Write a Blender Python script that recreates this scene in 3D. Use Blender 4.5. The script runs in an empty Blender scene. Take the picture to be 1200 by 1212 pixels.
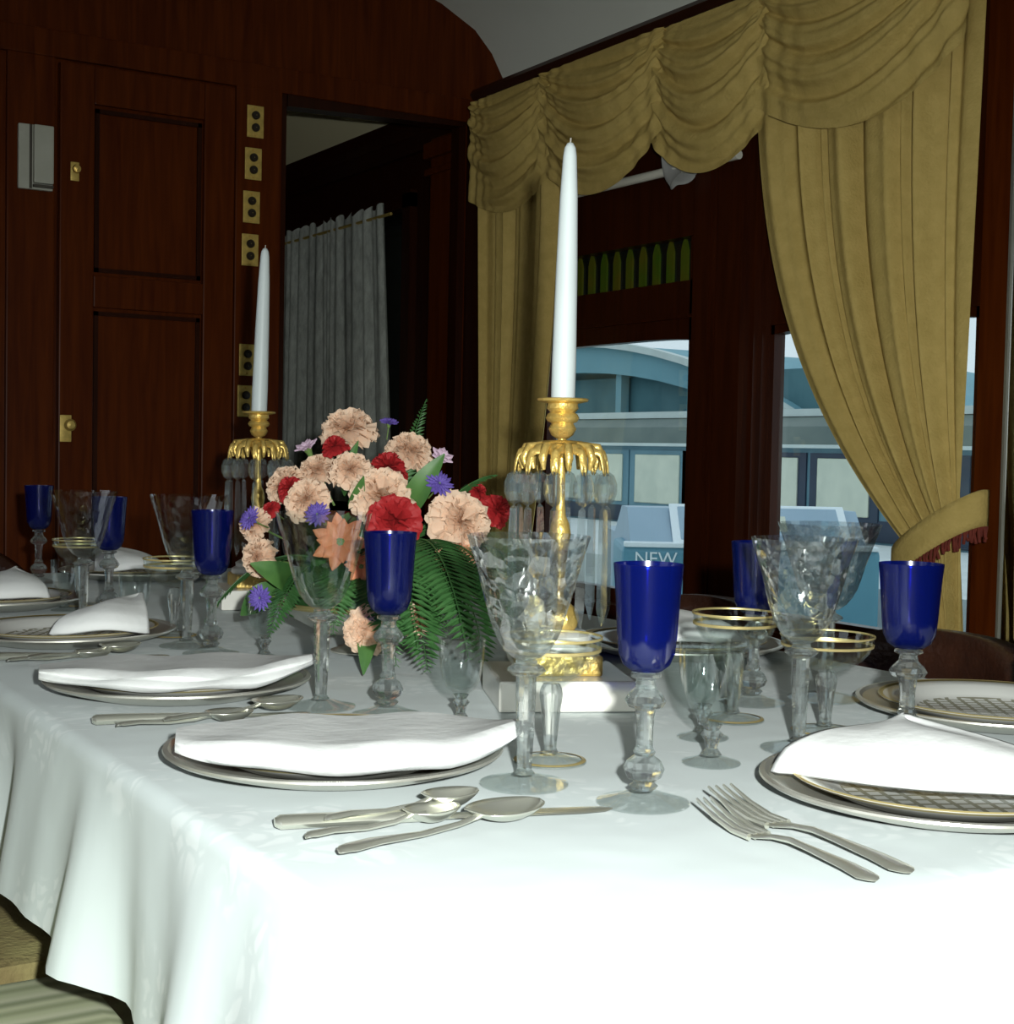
import bpy, bmesh, math, random
from mathutils import Vector, Matrix, Euler
random.seed(7)
PI = math.pi
S = bpy.context.scene
C = S.collection
TZ = 0.75            # height of the cloth on the table
rad = math.radians

# ------------------------------------------------------------------ materials
def new_mat(name):
    m = bpy.data.materials.new(name); m.use_nodes = True
    nt = m.node_tree; nt.nodes.clear()
    out = nt.nodes.new('ShaderNodeOutputMaterial')
    return m, nt, out

def N(nt, kind, **kw):
    n = nt.nodes.new(kind)
    for k, v in kw.items():
        if hasattr(n, k) and k not in n.inputs: setattr(n, k, v)
        else: n.inputs[k].default_value = v
    return n

def col(c): return (c[0], c[1], c[2], 1.0)

def principled(name, base, rough=0.5, metal=0.0, spec=0.5, noise=None, bump=None, sheen=0.0, trans=0.0, stretch=(1, 1, 1), coat=0.0):
    """noise = (scale, other colour, detail), bump = (scale, strength)"""
    m, nt, out = new_mat(name)
    p = N(nt, 'ShaderNodeBsdfPrincipled')
    p.inputs['Base Color'].default_value = col(base)
    p.inputs['Roughness'].default_value = rough
    p.inputs['Metallic'].default_value = metal
    p.inputs['Specular IOR Level'].default_value = spec
    p.inputs['Sheen Weight'].default_value = sheen
    p.inputs['Coat Weight'].default_value = coat
    tc = N(nt, 'ShaderNodeTexCoord'); mp = N(nt, 'ShaderNodeMapping')
    mp.inputs['Scale'].default_value = stretch
    nt.links.new(tc.outputs['Object'], mp.inputs['Vector'])
    if noise:
        tx = N(nt, 'ShaderNodeTexNoise', Scale=noise[0], Detail=(noise[2] if len(noise) > 2 else 4.0))
        nt.links.new(mp.outputs['Vector'], tx.inputs['Vector'])
        r = N(nt, 'ShaderNodeValToRGB')
        r.color_ramp.elements[0].position = 0.35; r.color_ramp.elements[1].position = 0.65
        r.color_ramp.elements[0].color = col(base); r.color_ramp.elements[1].color = col(noise[1])
        nt.links.new(tx.outputs['Fac'], r.inputs['Fac'])
        nt.links.new(r.outputs['Color'], p.inputs['Base Color'])
    if bump:
        tb = N(nt, 'ShaderNodeTexNoise', Scale=bump[0], Detail=3.0)
        nt.links.new(mp.outputs['Vector'], tb.inputs['Vector'])
        b = N(nt, 'ShaderNodeBump', Strength=bump[1], Distance=0.01)
        nt.links.new(tb.outputs['Fac'], b.inputs['Height'])
        nt.links.new(b.outputs['Normal'], p.inputs['Normal'])
    surf = p.outputs['BSDF']
    if trans:
        t = N(nt, 'ShaderNodeBsdfTranslucent'); t.inputs['Color'].default_value = col(base)
        mx = N(nt, 'ShaderNodeMixShader', Fac=trans)
        nt.links.new(surf, mx.inputs[1]); nt.links.new(t.outputs[0], mx.inputs[2]); surf = mx.outputs[0]
    nt.links.new(surf, out.inputs['Surface'])
    return m

def thin_glass(name, tint=(0.965, 0.985, 0.98), body=None, body_fac=0.0, gloss=0.035, rough=0.02, edge=0.22, bump=None, refr=0.0):
    """a thin wall of glass: see-through, glossy by fresnel, denser seen edge-on"""
    m, nt, out = new_mat(name)
    tr = N(nt, 'ShaderNodeBsdfTransparent'); tr.inputs['Color'].default_value = col(tint)
    surf = tr.outputs[0]
    nrm = None
    if bump:
        tc = N(nt, 'ShaderNodeTexCoord')
        v = N(nt, 'ShaderNodeTexVoronoi', Scale=bump[0])
        nt.links.new(tc.outputs['Object'], v.inputs['Vector'])
        b = N(nt, 'ShaderNodeBump', Strength=bump[1], Distance=0.004)
        nt.links.new(v.outputs['Distance'], b.inputs['Height']); nrm = b.outputs['Normal']
    if refr:
        g = N(nt, 'ShaderNodeBsdfGlass', IOR=1.35, Roughness=0.02); g.inputs['Color'].default_value = (0.97, 0.99, 0.98, 1)
        if nrm: nt.links.new(nrm, g.inputs['Normal'])
        mx = N(nt, 'ShaderNodeMixShader', Fac=refr)
        nt.links.new(surf, mx.inputs[1]); nt.links.new(g.outputs[0], mx.inputs[2]); surf = mx.outputs[0]
    if body:
        d = N(nt, 'ShaderNodeBsdfDiffuse'); d.inputs['Color'].default_value = col(body)
        t2 = N(nt, 'ShaderNodeBsdfTranslucent'); t2.inputs['Color'].default_value = col(body)
        m2 = N(nt, 'ShaderNodeMixShader', Fac=0.4)
        nt.links.new(d.outputs[0], m2.inputs[1]); nt.links.new(t2.outputs[0], m2.inputs[2])
        mx = N(nt, 'ShaderNodeMixShader', Fac=body_fac)
        nt.links.new(surf, mx.inputs[1]); nt.links.new(m2.outputs[0], mx.inputs[2]); surf = mx.outputs[0]
    gl = N(nt, 'ShaderNodeBsdfGlossy', Roughness=rough); gl.inputs['Color'].default_value = (1, 1, 1, 1)
    lw = N(nt, 'ShaderNodeLayerWeight', Blend=0.35)
    if nrm:
        nt.links.new(nrm, gl.inputs['Normal']); nt.links.new(nrm, lw.inputs['Normal'])
    ma = N(nt, 'ShaderNodeMath', operation='MULTIPLY_ADD')
    nt.links.new(lw.outputs['Facing'], ma.inputs[0]); ma.inputs[1].default_value = edge; ma.inputs[2].default_value = gloss
    mx = N(nt, 'ShaderNodeMixShader')
    nt.links.new(ma.outputs[0], mx.inputs['Fac'])
    nt.links.new(surf, mx.inputs[1]); nt.links.new(gl.outputs[0], mx.inputs[2])
    nt.links.new(mx.outputs[0], out.inputs['Surface'])
    return m

def solid_glass(name, tint=(0.985, 1.0, 0.995), clear=0.4):
    m, nt, out = new_mat(name)
    g = N(nt, 'ShaderNodeBsdfGlass', IOR=1.5, Roughness=0.0); g.inputs['Color'].default_value = col(tint)
    t = N(nt, 'ShaderNodeBsdfTransparent'); t.inputs['Color'].default_value = (0.95, 0.975, 0.97, 1)
    mx = N(nt, 'ShaderNodeMixShader', Fac=clear)
    nt.links.new(g.outputs[0], mx.inputs[1]); nt.links.new(t.outputs[0], mx.inputs[2])
    d = N(nt, 'ShaderNodeBsdfDiffuse'); d.inputs['Color'].default_value = (0.85, 0.9, 0.92, 1)
    m2 = N(nt, 'ShaderNodeMixShader', Fac=0.025)  # slight white diffuse paints in the flash caught by cut facets
    nt.links.new(mx.outputs[0], m2.inputs[1]); nt.links.new(d.outputs[0], m2.inputs[2])
    nt.links.new(m2.outputs[0], out.inputs['Surface'])
    return m

def wood(name, a, b, scale=6.0, rough=0.35, axis='Z', spec=0.4):
    m, nt, out = new_mat(name)
    p = N(nt, 'ShaderNodeBsdfPrincipled', Roughness=rough); p.inputs['Specular IOR Level'].default_value = spec
    tc = N(nt, 'ShaderNodeTexCoord'); mp = N(nt, 'ShaderNodeMapping')
    s = {'Z': (9, 9, 0.6), 'Y': (9, 0.6, 9), 'X': (0.6, 9, 9)}[axis]
    mp.inputs['Scale'].default_value = s
    nt.links.new(tc.outputs['Object'], mp.inputs['Vector'])
    tx = N(nt, 'ShaderNodeTexNoise', Scale=scale, Detail=6.0, Distortion=0.6)
    nt.links.new(mp.outputs['Vector'], tx.inputs['Vector'])
    r = N(nt, 'ShaderNodeValToRGB')
    r.color_ramp.elements[0].position = 0.3; r.color_ramp.elements[1].position = 0.7
    r.color_ramp.elements[0].color = col(a); r.color_ramp.elements[1].color = col(b)
    nt.links.new(tx.outputs['Fac'], r.inputs['Fac']); nt.links.new(r.outputs['Color'], p.inputs['Base Color'])
    nt.links.new(p.outputs['BSDF'], out.inputs['Surface'])
    return m

def damask(name, a, b):
    m, nt, out = new_mat(name)
    p = N(nt, 'ShaderNodeBsdfPrincipled', Roughness=0.75); p.inputs['Specular IOR Level'].default_value = 0.2
    p.inputs['Sheen Weight'].default_value = 0.1
    tc = N(nt, 'ShaderNodeTexCoord')
    # leafy sprays: warped voronoi cells against bands of trellis
    nz = N(nt, 'ShaderNodeTexNoise', Scale=9.0, Detail=3.0)
    nt.links.new(tc.outputs['Object'], nz.inputs['Vector'])
    mixv = N(nt, 'ShaderNodeMix', data_type='VECTOR'); mixv.inputs['Factor'].default_value = 0.12
    nt.links.new(tc.outputs['Object'], mixv.inputs[4]); nt.links.new(nz.outputs['Color'], mixv.inputs[5])
    v = N(nt, 'ShaderNodeTexVoronoi', Scale=46.0, feature='DISTANCE_TO_EDGE')
    nt.links.new(mixv.outputs[1], v.inputs['Vector'])
    big = N(nt, 'ShaderNodeTexVoronoi', Scale=6.5)
    nt.links.new(mixv.outputs[1], big.inputs['Vector'])
    r1 = N(nt, 'ShaderNodeValToRGB'); r1.color_ramp.elements[0].position = 0.10; r1.color_ramp.elements[1].position = 0.24
    nt.links.new(v.outputs['Distance'], r1.inputs['Fac'])
    r2 = N(nt, 'ShaderNodeValToRGB'); r2.color_ramp.elements[0].position = 0.42; r2.color_ramp.elements[1].position = 0.5
    r2.color_ramp.elements[0].color = (1, 1, 1, 1); r2.color_ramp.elements[1].color = (0, 0, 0, 1)
    nt.links.new(big.outputs['Distance'], r2.inputs['Fac'])
    mul = N(nt, 'ShaderNodeMath', operation='MULTIPLY')
    nt.links.new(r1.outputs['Color'], mul.inputs[0]); nt.links.new(r2.outputs['Color'], mul.inputs[1])
    mx = N(nt, 'ShaderNodeMix', data_type='RGBA')
    mx.inputs[6].default_value = col(a); mx.inputs[7].default_value = col(b)
    nt.links.new(mul.outputs[0], mx.inputs['Factor'])
    nt.links.new(mx.outputs[2], p.inputs['Base Color'])
    nb = N(nt, 'ShaderNodeTexNoise', Scale=7.0, Detail=2.0); nt.links.new(tc.outputs['Object'], nb.inputs['Vector'])
    bp = N(nt, 'ShaderNodeBump', Strength=0.25, Distance=0.02); nt.links.new(nb.outputs['Fac'], bp.inputs['Height'])
    nt.links.new(bp.outputs['Normal'], p.inputs['Normal'])
    nt.links.new(p.outputs['BSDF'], out.inputs['Surface'])
    return m

def lattice_china(name):
    """white china with a woven lattice in the well and a gilt border"""
    m, nt, out = new_mat(name)
    p = N(nt, 'ShaderNodeBsdfPrincipled', Roughness=0.15); p.inputs['Specular IOR Level'].default_value = 0.5
    tc = N(nt, 'ShaderNodeTexCoord'); sp = N(nt, 'ShaderNodeSeparateXYZ')
    nt.links.new(tc.outputs['Object'], sp.inputs[0])
    def mth(op, a, b=None):
        n = N(nt, 'ShaderNodeMath', operation=op)
        for i, x in enumerate((a, b)):
            if x is None: continue
            if isinstance(x, (int, float)): n.inputs[i].default_value = x
            else: nt.links.new(x, n.inputs[i])
        return n.outputs[0]
    X, Y = sp.outputs[0], sp.outputs[1]
    lines = None
    for e in (mth('ADD', X, Y), mth('SUBTRACT', X, Y)):
        f = mth('FRACT', mth('ADD', mth('MULTIPLY', e, 46.0), 100.0))
        l = mth('LESS_THAN', mth('ABSOLUTE', mth('SUBTRACT', f, 0.5)), 0.16)
        lines = l if lines is None else mth('MAXIMUM', lines, l)
    r = mth('SQRT', mth('ADD', mth('MULTIPLY', X, X), mth('MULTIPLY', Y, Y)))
    well = mth('LESS_THAN', r, 0.086)
    fac = mth('MULTIPLY', lines, well)
    band = mth('MULTIPLY', mth('GREATER_THAN', r, 0.124), mth('LESS_THAN', r, 0.1285))
    m1 = N(nt, 'ShaderNodeMix', data_type='RGBA'); m1.inputs[6].default_value = (0.82, 0.82, 0.78, 1); m1.inputs[7].default_value = (0.36, 0.35, 0.27, 1)
    nt.links.new(fac, m1.inputs['Factor'])
    m2 = N(nt, 'ShaderNodeMix', data_type='RGBA'); m2.inputs[7].default_value = (0.5, 0.42, 0.2, 1)
    nt.links.new(m1.outputs[2], m2.inputs[6]); nt.links.new(band, m2.inputs['Factor'])
    nt.links.new(m2.outputs[2], p.inputs['Base Color'])
    nt.links.new(p.outputs['BSDF'], out.inputs['Surface'])
    return m

def lace(name):
    m, nt, out = new_mat(name)
    d = N(nt, 'ShaderNodeBsdfDiffuse'); d.inputs['Color'].default_value = (0.86, 0.90, 0.82, 1)
    t = N(nt, 'ShaderNodeBsdfTranslucent'); t.inputs['Color'].default_value = (0.86, 0.90, 0.82, 1)
    dt = N(nt, 'ShaderNodeMixShader', Fac=0.35)
    nt.links.new(d.outputs[0], dt.inputs[1]); nt.links.new(t.outputs[0], dt.inputs[2])
    tr = N(nt, 'ShaderNodeBsdfTransparent')
    tc = N(nt, 'ShaderNodeTexCoord')
    mp = N(nt, 'ShaderNodeMapping'); mp.inputs['Scale'].default_value = (1, 1, 0.35); nt.links.new(tc.outputs['Object'], mp.inputs['Vector'])
    nz = N(nt, 'ShaderNodeTexNoise', Scale=34.0, Detail=6.0, Roughness=0.7); nt.links.new(mp.outputs['Vector'], nz.inputs['Vector'])
    r = N(nt, 'ShaderNodeValToRGB'); r.color_ramp.elements[0].position = 0.35; r.color_ramp.elements[1].position = 0.68
    r.color_ramp.elements[0].color = (0.98, 0.98, 0.98, 1); r.color_ramp.elements[1].color = (0.55, 0.55, 0.55, 1)
    nt.links.new(nz.outputs['Fac'], r.inputs['Fac'])
    mx = N(nt, 'ShaderNodeMixShader')
    nt.links.new(r.outputs['Color'], mx.inputs['Fac'])
    nt.links.new(tr.outputs[0], mx.inputs[1]); nt.links.new(dt.outputs[0], mx.inputs[2])
    nt.links.new(mx.outputs[0], out.inputs['Surface'])
    return m

def stripes(name, cols, scale, axis=1):
    m, nt, out = new_mat(name)
    p = N(nt, 'ShaderNodeBsdfPrincipled', Roughness=0.8)
    tc = N(nt, 'ShaderNodeTexCoord'); sp = N(nt, 'ShaderNodeSeparateXYZ'); nt.links.new(tc.outputs['Object'], sp.inputs[0])
    mu = N(nt, 'ShaderNodeMath', operation='MULTIPLY'); nt.links.new(sp.outputs[axis], mu.inputs[0]); mu.inputs[1].default_value = scale
    ad = N(nt, 'ShaderNodeMath', operation='ADD'); nt.links.new(mu.outputs[0], ad.inputs[0]); ad.inputs[1].default_value = 50.0
    fr = N(nt, 'ShaderNodeMath', operation='FRACT'); nt.links.new(ad.outputs[0], fr.inputs[0])
    r = N(nt, 'ShaderNodeValToRGB'); r.color_ramp.interpolation = 'EASE'
    els = r.color_ramp.elements
    els[0].position = 0.0; els[0].color = col(cols[0]); els[1].position = 1.0; els[1].color = col(cols[0])
    for i, c in enumerate(cols[1:]):
        e = els.new((i + 1) / len(cols)); e.color = col(c)
    nt.links.new(fr.outputs[0], r.inputs['Fac']); nt.links.new(r.outputs['Color'], p.inputs['Base Color'])
    nt.links.new(p.outputs['BSDF'], out.inputs['Surface'])
    return m

M = {}
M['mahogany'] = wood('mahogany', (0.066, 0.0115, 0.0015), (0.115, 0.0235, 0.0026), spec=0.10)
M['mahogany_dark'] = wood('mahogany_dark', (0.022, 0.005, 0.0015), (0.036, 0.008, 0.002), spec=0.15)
M['mahogany_y'] = wood('mahogany_rail', (0.028, 0.008, 0.003), (0.045, 0.012, 0.005), axis='Y')
M['mahogany_x'] = wood('mahogany_cross', (0.15, 0.038, 0.011), (0.24, 0.062, 0.018), axis='X')
M['window_wood'] = wood('window_wood', (0.030, 0.006, 0.0015), (0.055, 0.0115, 0.0025), rough=0.3, spec=0.2)
M['ceiling'] = principled('ceiling_paint', (0.84, 0.86, 0.77), 0.8, noise=(3, (0.87, 0.89, 0.80)))
M['ceiling_warm'] = principled('ceiling_cream', (0.93, 0.83, 0.52), 0.8, noise=(3, (0.94, 0.84, 0.54)))
M['carpet'] = principled('carpet', (0.33, 0.29, 0.12), 0.95, noise=(7, (0.22, 0.17, 0.07)), bump=(200, 0.5))
M['cloth'] = damask('damask_cloth', (0.67, 0.74, 0.74), (0.77, 0.83, 0.83))
M['napkin'] = principled('napkin_linen', (0.86, 0.87, 0.86), 0.8, bump=(40, 0.15))
M['gold_cloth'] = principled('gold_curtain', (0.53, 0.385, 0.12), 0.75, spec=0.15, noise=(30, (0.60, 0.44, 0.145)), bump=(160, 0.25))
M['fringe'] = principled('fringe', (0.13, 0.016, 0.007), 0.8, noise=(80, (0.18, 0.024, 0.01)))
M['lace'] = lace('lace')
M['white_paint'] = principled('white_paint', (0.86, 0.84, 0.72), 0.5, noise=(10, (0.88, 0.86, 0.75)))
M['sheer'] = principled('sheer', (0.6, 0.6, 0.58), 0.8, noise=(20, (0.68, 0.68, 0.65)), trans=0.4)
M['wax'] = principled('candle_wax', (0.60, 0.66, 0.66), 0.45, noise=(10, (0.64, 0.70, 0.70)))
M['wick'] = principled('wick', (0.5, 0.48, 0.42), 0.9, noise=(90, (0.4, 0.38, 0.32)))
M['brass'] = principled('gilt_brass', (0.74, 0.50, 0.13), 0.38, 0.6, noise=(40, (0.82, 0.58, 0.18)), bump=(90, 0.3))
M['plate_brass'] = principled('plate_brass', (0.78, 0.56, 0.15), 0.45, 0.4, noise=(60, (0.6, 0.42, 0.11)))
M['dark_button'] = principled('dark_button', (0.02, 0.015, 0.01), 0.3, noise=(60, (0.03, 0.02, 0.015)))
M['marble'] = principled('marble', (0.80, 0.77, 0.70), 0.3, noise=(25, (0.86, 0.84, 0.78), 6))
M['silver'] = principled('silver', (0.72, 0.72, 0.62), 0.3, 0.85, noise=(15, (0.8, 0.8, 0.7)))
M['silver_plate'] = principled('silver_charger', (0.66, 0.65, 0.58), 0.32, 0.75, noise=(25, (0.74, 0.72, 0.64)))
M['china'] = lattice_china('lattice_china')
M['glass'] = thin_glass('bowl_glass')
M['crystal'] = thin_glass('cut_crystal', tint=(0.95, 0.98, 0.97), gloss=0.08, edge=0.34, rough=0.08, bump=(62, 0.7), refr=0.34, body=(0.8, 0.86, 0.86), body_fac=0.02)
M['etched'] = thin_glass('etched_glass', tint=(0.95, 0.975, 0.97), gloss=0.045, edge=0.36, rough=0.05, bump=(60, 0.22), refr=0.08)
M['stem_glass'] = solid_glass('stem_glass')
M['prism_glass'] = solid_glass('prism_glass', (0.98, 1.0, 0.99), 0.72)
M['foot_glass'] = thin_glass('foot_glass', tint=(0.965, 0.985, 0.98), gloss=0.05, edge=0.22, rough=0.05)
M['blue'] = thin_glass('cobalt_glass', tint=(0.07, 0.13, 0.58), body=(0.005, 0.016, 0.21), body_fac=0.34, gloss=0.045, edge=0.10, rough=0.16)
M['gilt'] = principled('gilt_line', (0.62, 0.5, 0.22), 0.35, 0.6, noise=(50, (0.7, 0.56, 0.25)))
M['pane'] = thin_glass('window_pane', tint=(0.9, 0.96, 0.97), gloss=0.02, edge=0.15, rough=0.0)
M['stained'] = principled('stained_glass', (0.07, 0.15, 0.010), 0.25, noise=(9, (0.16, 0.13, 0.012)), trans=0.1)
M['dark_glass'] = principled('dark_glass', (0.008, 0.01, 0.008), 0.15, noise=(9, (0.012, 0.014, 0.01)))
M['mirror'] = principled('mirror_glass', (0.75, 0.78, 0.76), 0.03, 1.0, noise=(9, (0.78, 0.8, 0.78)))
M['leather'] = principled('dark_leather', (0.035, 0.013, 0.008), 0.32, noise=(30, (0.05, 0.018, 0.01)), bump=(120, 0.2))
M['dark_leg'] = principled('dark_leg', (0.03, 0.012, 0.006), 0.4, noise=(20, (0.045, 0.018, 0.01)))
M['seat_stripe'] = stripes('striped_fabric', [(0.62, 0.66, 0.42), (0.42, 0.46, 0.27), (0.68, 0.71, 0.47), (0.36, 0.40, 0.24), (0.72, 0.74, 0.52)], 17.0)
M['peach'] = principled('peach_petal', (0.90, 0.62, 0.43), 0.7, noise=(45, (0.94, 0.76, 0.60)), trans=0.35)
M['salmon'] = principled('salmon_petal', (0.88, 0.36, 0.20), 0.7, noise=(45, (0.93, 0.55, 0.36)), trans=0.2)
M['red'] = principled('red_petal', (0.36, 0.010, 0.014), 0.65, noise=(45, (0.46, 0.022, 0.024)), trans=0.15)
M['violet'] = principled('violet_petal', (0.10, 0.06, 0.33), 0.7, noise=(60, (0.18, 0.12, 0.48)), trans=0.15)
M['lilac'] = principled('lilac_petal', (0.75, 0.50, 0.66), 0.7, noise=(50, (0.8, 0.62, 0.76)), trans=0.2)
M['orange'] = principled('orange_petal', (0.85, 0.25, 0.11), 0.6, noise=(50, (0.9, 0.4, 0.2)), trans=0.2)
M['green'] = principled('leaf_green', (0.05, 0.14, 0.035), 0.5, noise=(30, (0.09, 0.21, 0.05)), trans=0.15)
M['fern'] = principled('fern_green', (0.035, 0.12, 0.03), 0.5, noise=(40, (0.065, 0.18, 0.05)), trans=0.15)
M['stem'] = principled('stem_green', (0.12, 0.2, 0.05), 0.6, noise=(30, (0.17, 0.27, 0.08)))
M['plastic'] = principled('pale_plastic', (0.50, 0.50, 0.42), 0.5, noise=(20, (0.54, 0.54, 0.46)))
M['plastic_dark'] = principled('dark_slot', (0.06, 0.05, 0.04), 0.5, noise=(20, (0.08, 0.07, 0.05)))
# outside
M['concrete'] = principled('concrete', (0.62, 0.66, 0.66), 0.9, noise=(2, (0.7, 0.74, 0.74)))
M['gravel'] = principled('gravel', (0.30, 0.36, 0.32), 0.95, noise=(3, (0.4, 0.46, 0.42)))
M['shed_blue'] = principled('shed_blue', (0.16, 0.35, 0.42), 0.7, noise=(0.6, (0.19, 0.39, 0.46)))
M['shed_dark'] = principled('shed_wall', (0.055, 0.15, 0.18), 0.8, noise=(0.8, (0.09, 0.21, 0.24)))
M['roof_grey'] = principled('car_roof', (0.10, 0.14, 0.13), 0.6, noise=(1.2, (0.15, 0.19, 0.17)))
M['car_teal'] = principled('car_teal', (0.10, 0.22, 0.28), 0.5, noise=(1.5, (0.14, 0.28, 0.34)))
M['car_navy'] = principled('car_navy', (0.015, 0.03, 0.06), 0.5, noise=(1.5, (0.022, 0.045, 0.08)))
M['car_trim'] = principled('car_trim', (0.55, 0.62, 0.6), 0.4, noise=(2, (0.6, 0.68, 0.66)))
M['blind'] = principled('window_blind', (0.62, 0.66, 0.55), 0.7, noise=(3, (0.72, 0.75, 0.62)))
M['van_blue'] = principled('van_blue', (0.10, 0.28, 0.38), 0.4, noise=(2, (0.12, 0.32, 0.42)))
M['van_pale'] = principled('van_pale', (0.30, 0.42, 0.52), 0.4, noise=(2, (0.33, 0.45, 0.56)))
M['van_white'] = principled('van_white', (0.8, 0.88, 0.92), 0.4, noise=(2, (0.84, 0.9, 0.93)))
M['tyre'] = principled('tyre', (0.02, 0.02, 0.02), 0.8, noise=(20, (0.03, 0.03, 0.03)))

# ------------------------------------------------------------------ mesh builder
class MB:
    def __init__(self): self.bm = bmesh.new()
    def box(self, c, s, rot=None, bevel=0.0):
        r = bmesh.ops.create_cube(self.bm, size=1.0)
        mt = Matrix.Translation(Vector(c)) @ (rot.to_4x4() if rot else Matrix()) @ Matrix.Diagonal((s[0], s[1], s[2], 1))
        bmesh.ops.transform(self.bm, matrix=mt, verts=r['verts'])
        if bevel:
            es = set()
            for v in r['verts']: es.update(v.link_edges)
            bmesh.ops.bevel(self.bm, geom=list(es), offset=bevel, segments=2, affect='EDGES', profile=0.6)
        return self
    def span(self, a, b, bevel=0.0):
        return self.box([(a[i] + b[i]) / 2 for i in range(3)], [abs(b[i] - a[i]) for i in range(3)], None, bevel)
    def lathe(self, prof, seg=40, c=(0, 0, 0), rot=None, mod=None, cap=False):
        rings = []
        for (r, z) in prof:
            ring = []
            for k in range(seg):
                a = 2 * PI * k / seg
                rr = r * (mod(a, z) if mod else 1.0)
                p = Vector((rr * math.cos(a), rr * math.sin(a), z))
                if rot: p = rot @ p
                ring.append(self.bm.verts.new(p + Vector(c)))
            rings.append(ring)
        for i in range(len(rings) - 1):
            for k in range(seg):
                self.bm.faces.new((rings[i][k], rings[i][(k + 1) % seg], rings[i + 1][(k + 1) % seg], rings[i + 1][k]))
        if cap:
            self.bm.faces.new(list(reversed(rings[0]))); self.bm.faces.new(rings[-1])
        return self
    def tube(self, pts, r, seg=8, cap=True):
        pts = [Vector(p) for p in pts]
        n = len(pts)
        rr = r if isinstance(r, (list, tuple)) else [r] * n
        up = None; rings = []
        for i in range(n):
            t = (pts[min(i + 1, n - 1)] - pts[max(i - 1, 0)]).normalized()
            if up is None:
                up = Vector((0, 0, 1)) if abs(t.z) < 0.9 else Vector((1, 0, 0))
            sx = t.cross(up)
            if sx.length < 1e-6: sx = t.cross(Vector((0, 1, 0)))
            sx.normalize(); up = sx.cross(t).normalized()
            rings.append([self.bm.verts.new(pts[i] + rr[i] * (math.cos(2 * PI * k / seg) * sx + math.sin(2 * PI * k / seg) * up)) for k in range(seg)])
        for i in range(n - 1):
            for k in range(seg):
                self.bm.faces.new((rings[i][k], rings[i][(k + 1) % seg], rings[i + 1][(k + 1) % seg], rings[i + 1][k]))
        if cap:
            self.bm.faces.new(list(reversed(rings[0]))); self.bm.faces.new(rings[-1])
        return self
    def strap(self, path, width, thick):
        """flat bar along path (list of (x, z)), lens-shaped in section, widths along y"""
        rings = []
        for (x, z), w, t in zip(path, width, thick):
            ring = []
            for k in range(10):
                a = 2 * PI * k / 10
                ring.append(self.bm.verts.new((x, w / 2 * math.cos(a), z + t / 2 * math.sin(a))))
            rings.append(ring)
        for i in range(len(rings) - 1):
            for k in range(10):
                self.bm.faces.new((rings[i][k], rings[i][(k + 1) % 10], rings[i + 1][(k + 1) % 10], rings[i + 1][k]))
        self.bm.faces.new(list(reversed(rings[0]))); self.bm.faces.new(rings[-1])
        return self
    def grid(self, fn, nu, nv):
        vs = [[self.bm.verts.new(fn(i / nu, j / nv)) for j in range(nv + 1)] for i in range(nu + 1)]
        for i in range(nu):
            for j in range(nv):
                self.bm.faces.new((vs[i][j], vs[i + 1][j], vs[i + 1][j + 1], vs[i][j + 1]))
        return self
    def poly(self, pts):
        self.bm.faces.new([self.bm.verts.new(p) for p in pts]); return self
    def prism(self, outline, a, b, axis=0):
        """outline of 2-D points pushed from a to b along an axis (0: points are y,z; 1: x,z; 2: x,y)"""
        def mk(p, t):
            return {0: (t, p[0], p[1]), 1: (p[0], t, p[1]), 2: (p[0], p[1], t)}[axis]
        A = [self.bm.verts.new(mk(p, a)) for p in outline]; B = [self.bm.verts.new(mk(p, b)) for p in outline]
        n = len(A)
        self.bm.faces.new(A); self.bm.faces.new(list(reversed(B)))
        for i in range(n):
            self.bm.faces.new((A[i], B[i], B[(i + 1) % n], A[(i + 1) % n]))
        return self
    def build(self, name, mat, parent=None, smooth=True, solid=0.0, angle=40, subsurf=0):
        bmesh.ops.recalc_face_normals(self.bm, faces=self.bm.faces)
        me = bpy.data.meshes.new(name); self.bm.to_mesh(me); self.bm.free()
        me.materials.append(M[mat] if isinstance(mat, str) else mat)
        o = bpy.data.objects.new(name, me); C.objects.link(o)
        if parent: o.parent = parent
        if smooth:
            for p in me.polygons: p.use_smooth = True
            try: me.set_sharp_from_angle(angle=rad(angle))
            except Exception: pass
        if solid:
            s = o.modifiers.new('solid', 'SOLIDIFY'); s.thickness = solid; s.offset = 0
        if subsurf:
            s = o.modifiers.new('sub', 'SUBSURF'); s.levels = subsurf; s.render_levels = subsurf
        return o

def tag(o, label=None, cat=None, group=None, kind=None):
    if label: o['label'] = label
    if cat: o['category'] = cat
    if group: o['group'] = group
    if kind: o['kind'] = kind
    return o
def thing(name, label, cat, loc=(0, 0, 0), rot=0.0, group=None):
    o = bpy.data.objects.new(name, None); C.objects.link(o)
    o.empty_display_size = 0.05
    o.location = loc
    o.rotation_euler = rot if isinstance(rot, (tuple, Euler)) else (0, 0, rot)
    return tag(o, label, cat, group)
def dup(root, label, loc, rot=0.0, group=None, scale=None):
    r = root.copy(); C.objects.link(r); r.location = loc
    r.rotation_euler = rot if isinstance(rot, (tuple, Euler)) else (0, 0, rot)
    if scale: r.scale = scale
    r['label'] = label
    if group: r['group'] = group
    for ch in list(root.children):
        c = ch.copy(); C.objects.link(c); c.parent = r
        for g in list(ch.children):
            d = g.copy(); C.objects.link(d); d.parent = c
    return r
def struct(o): o['kind'] = 'structure'; return o

# ------------------------------------------------------------------ the dining car
WX, LX = 2.40, -0.44          # window side and aisle side
FY, RY = 4.10, -1.60          # far partition, rear end

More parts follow.
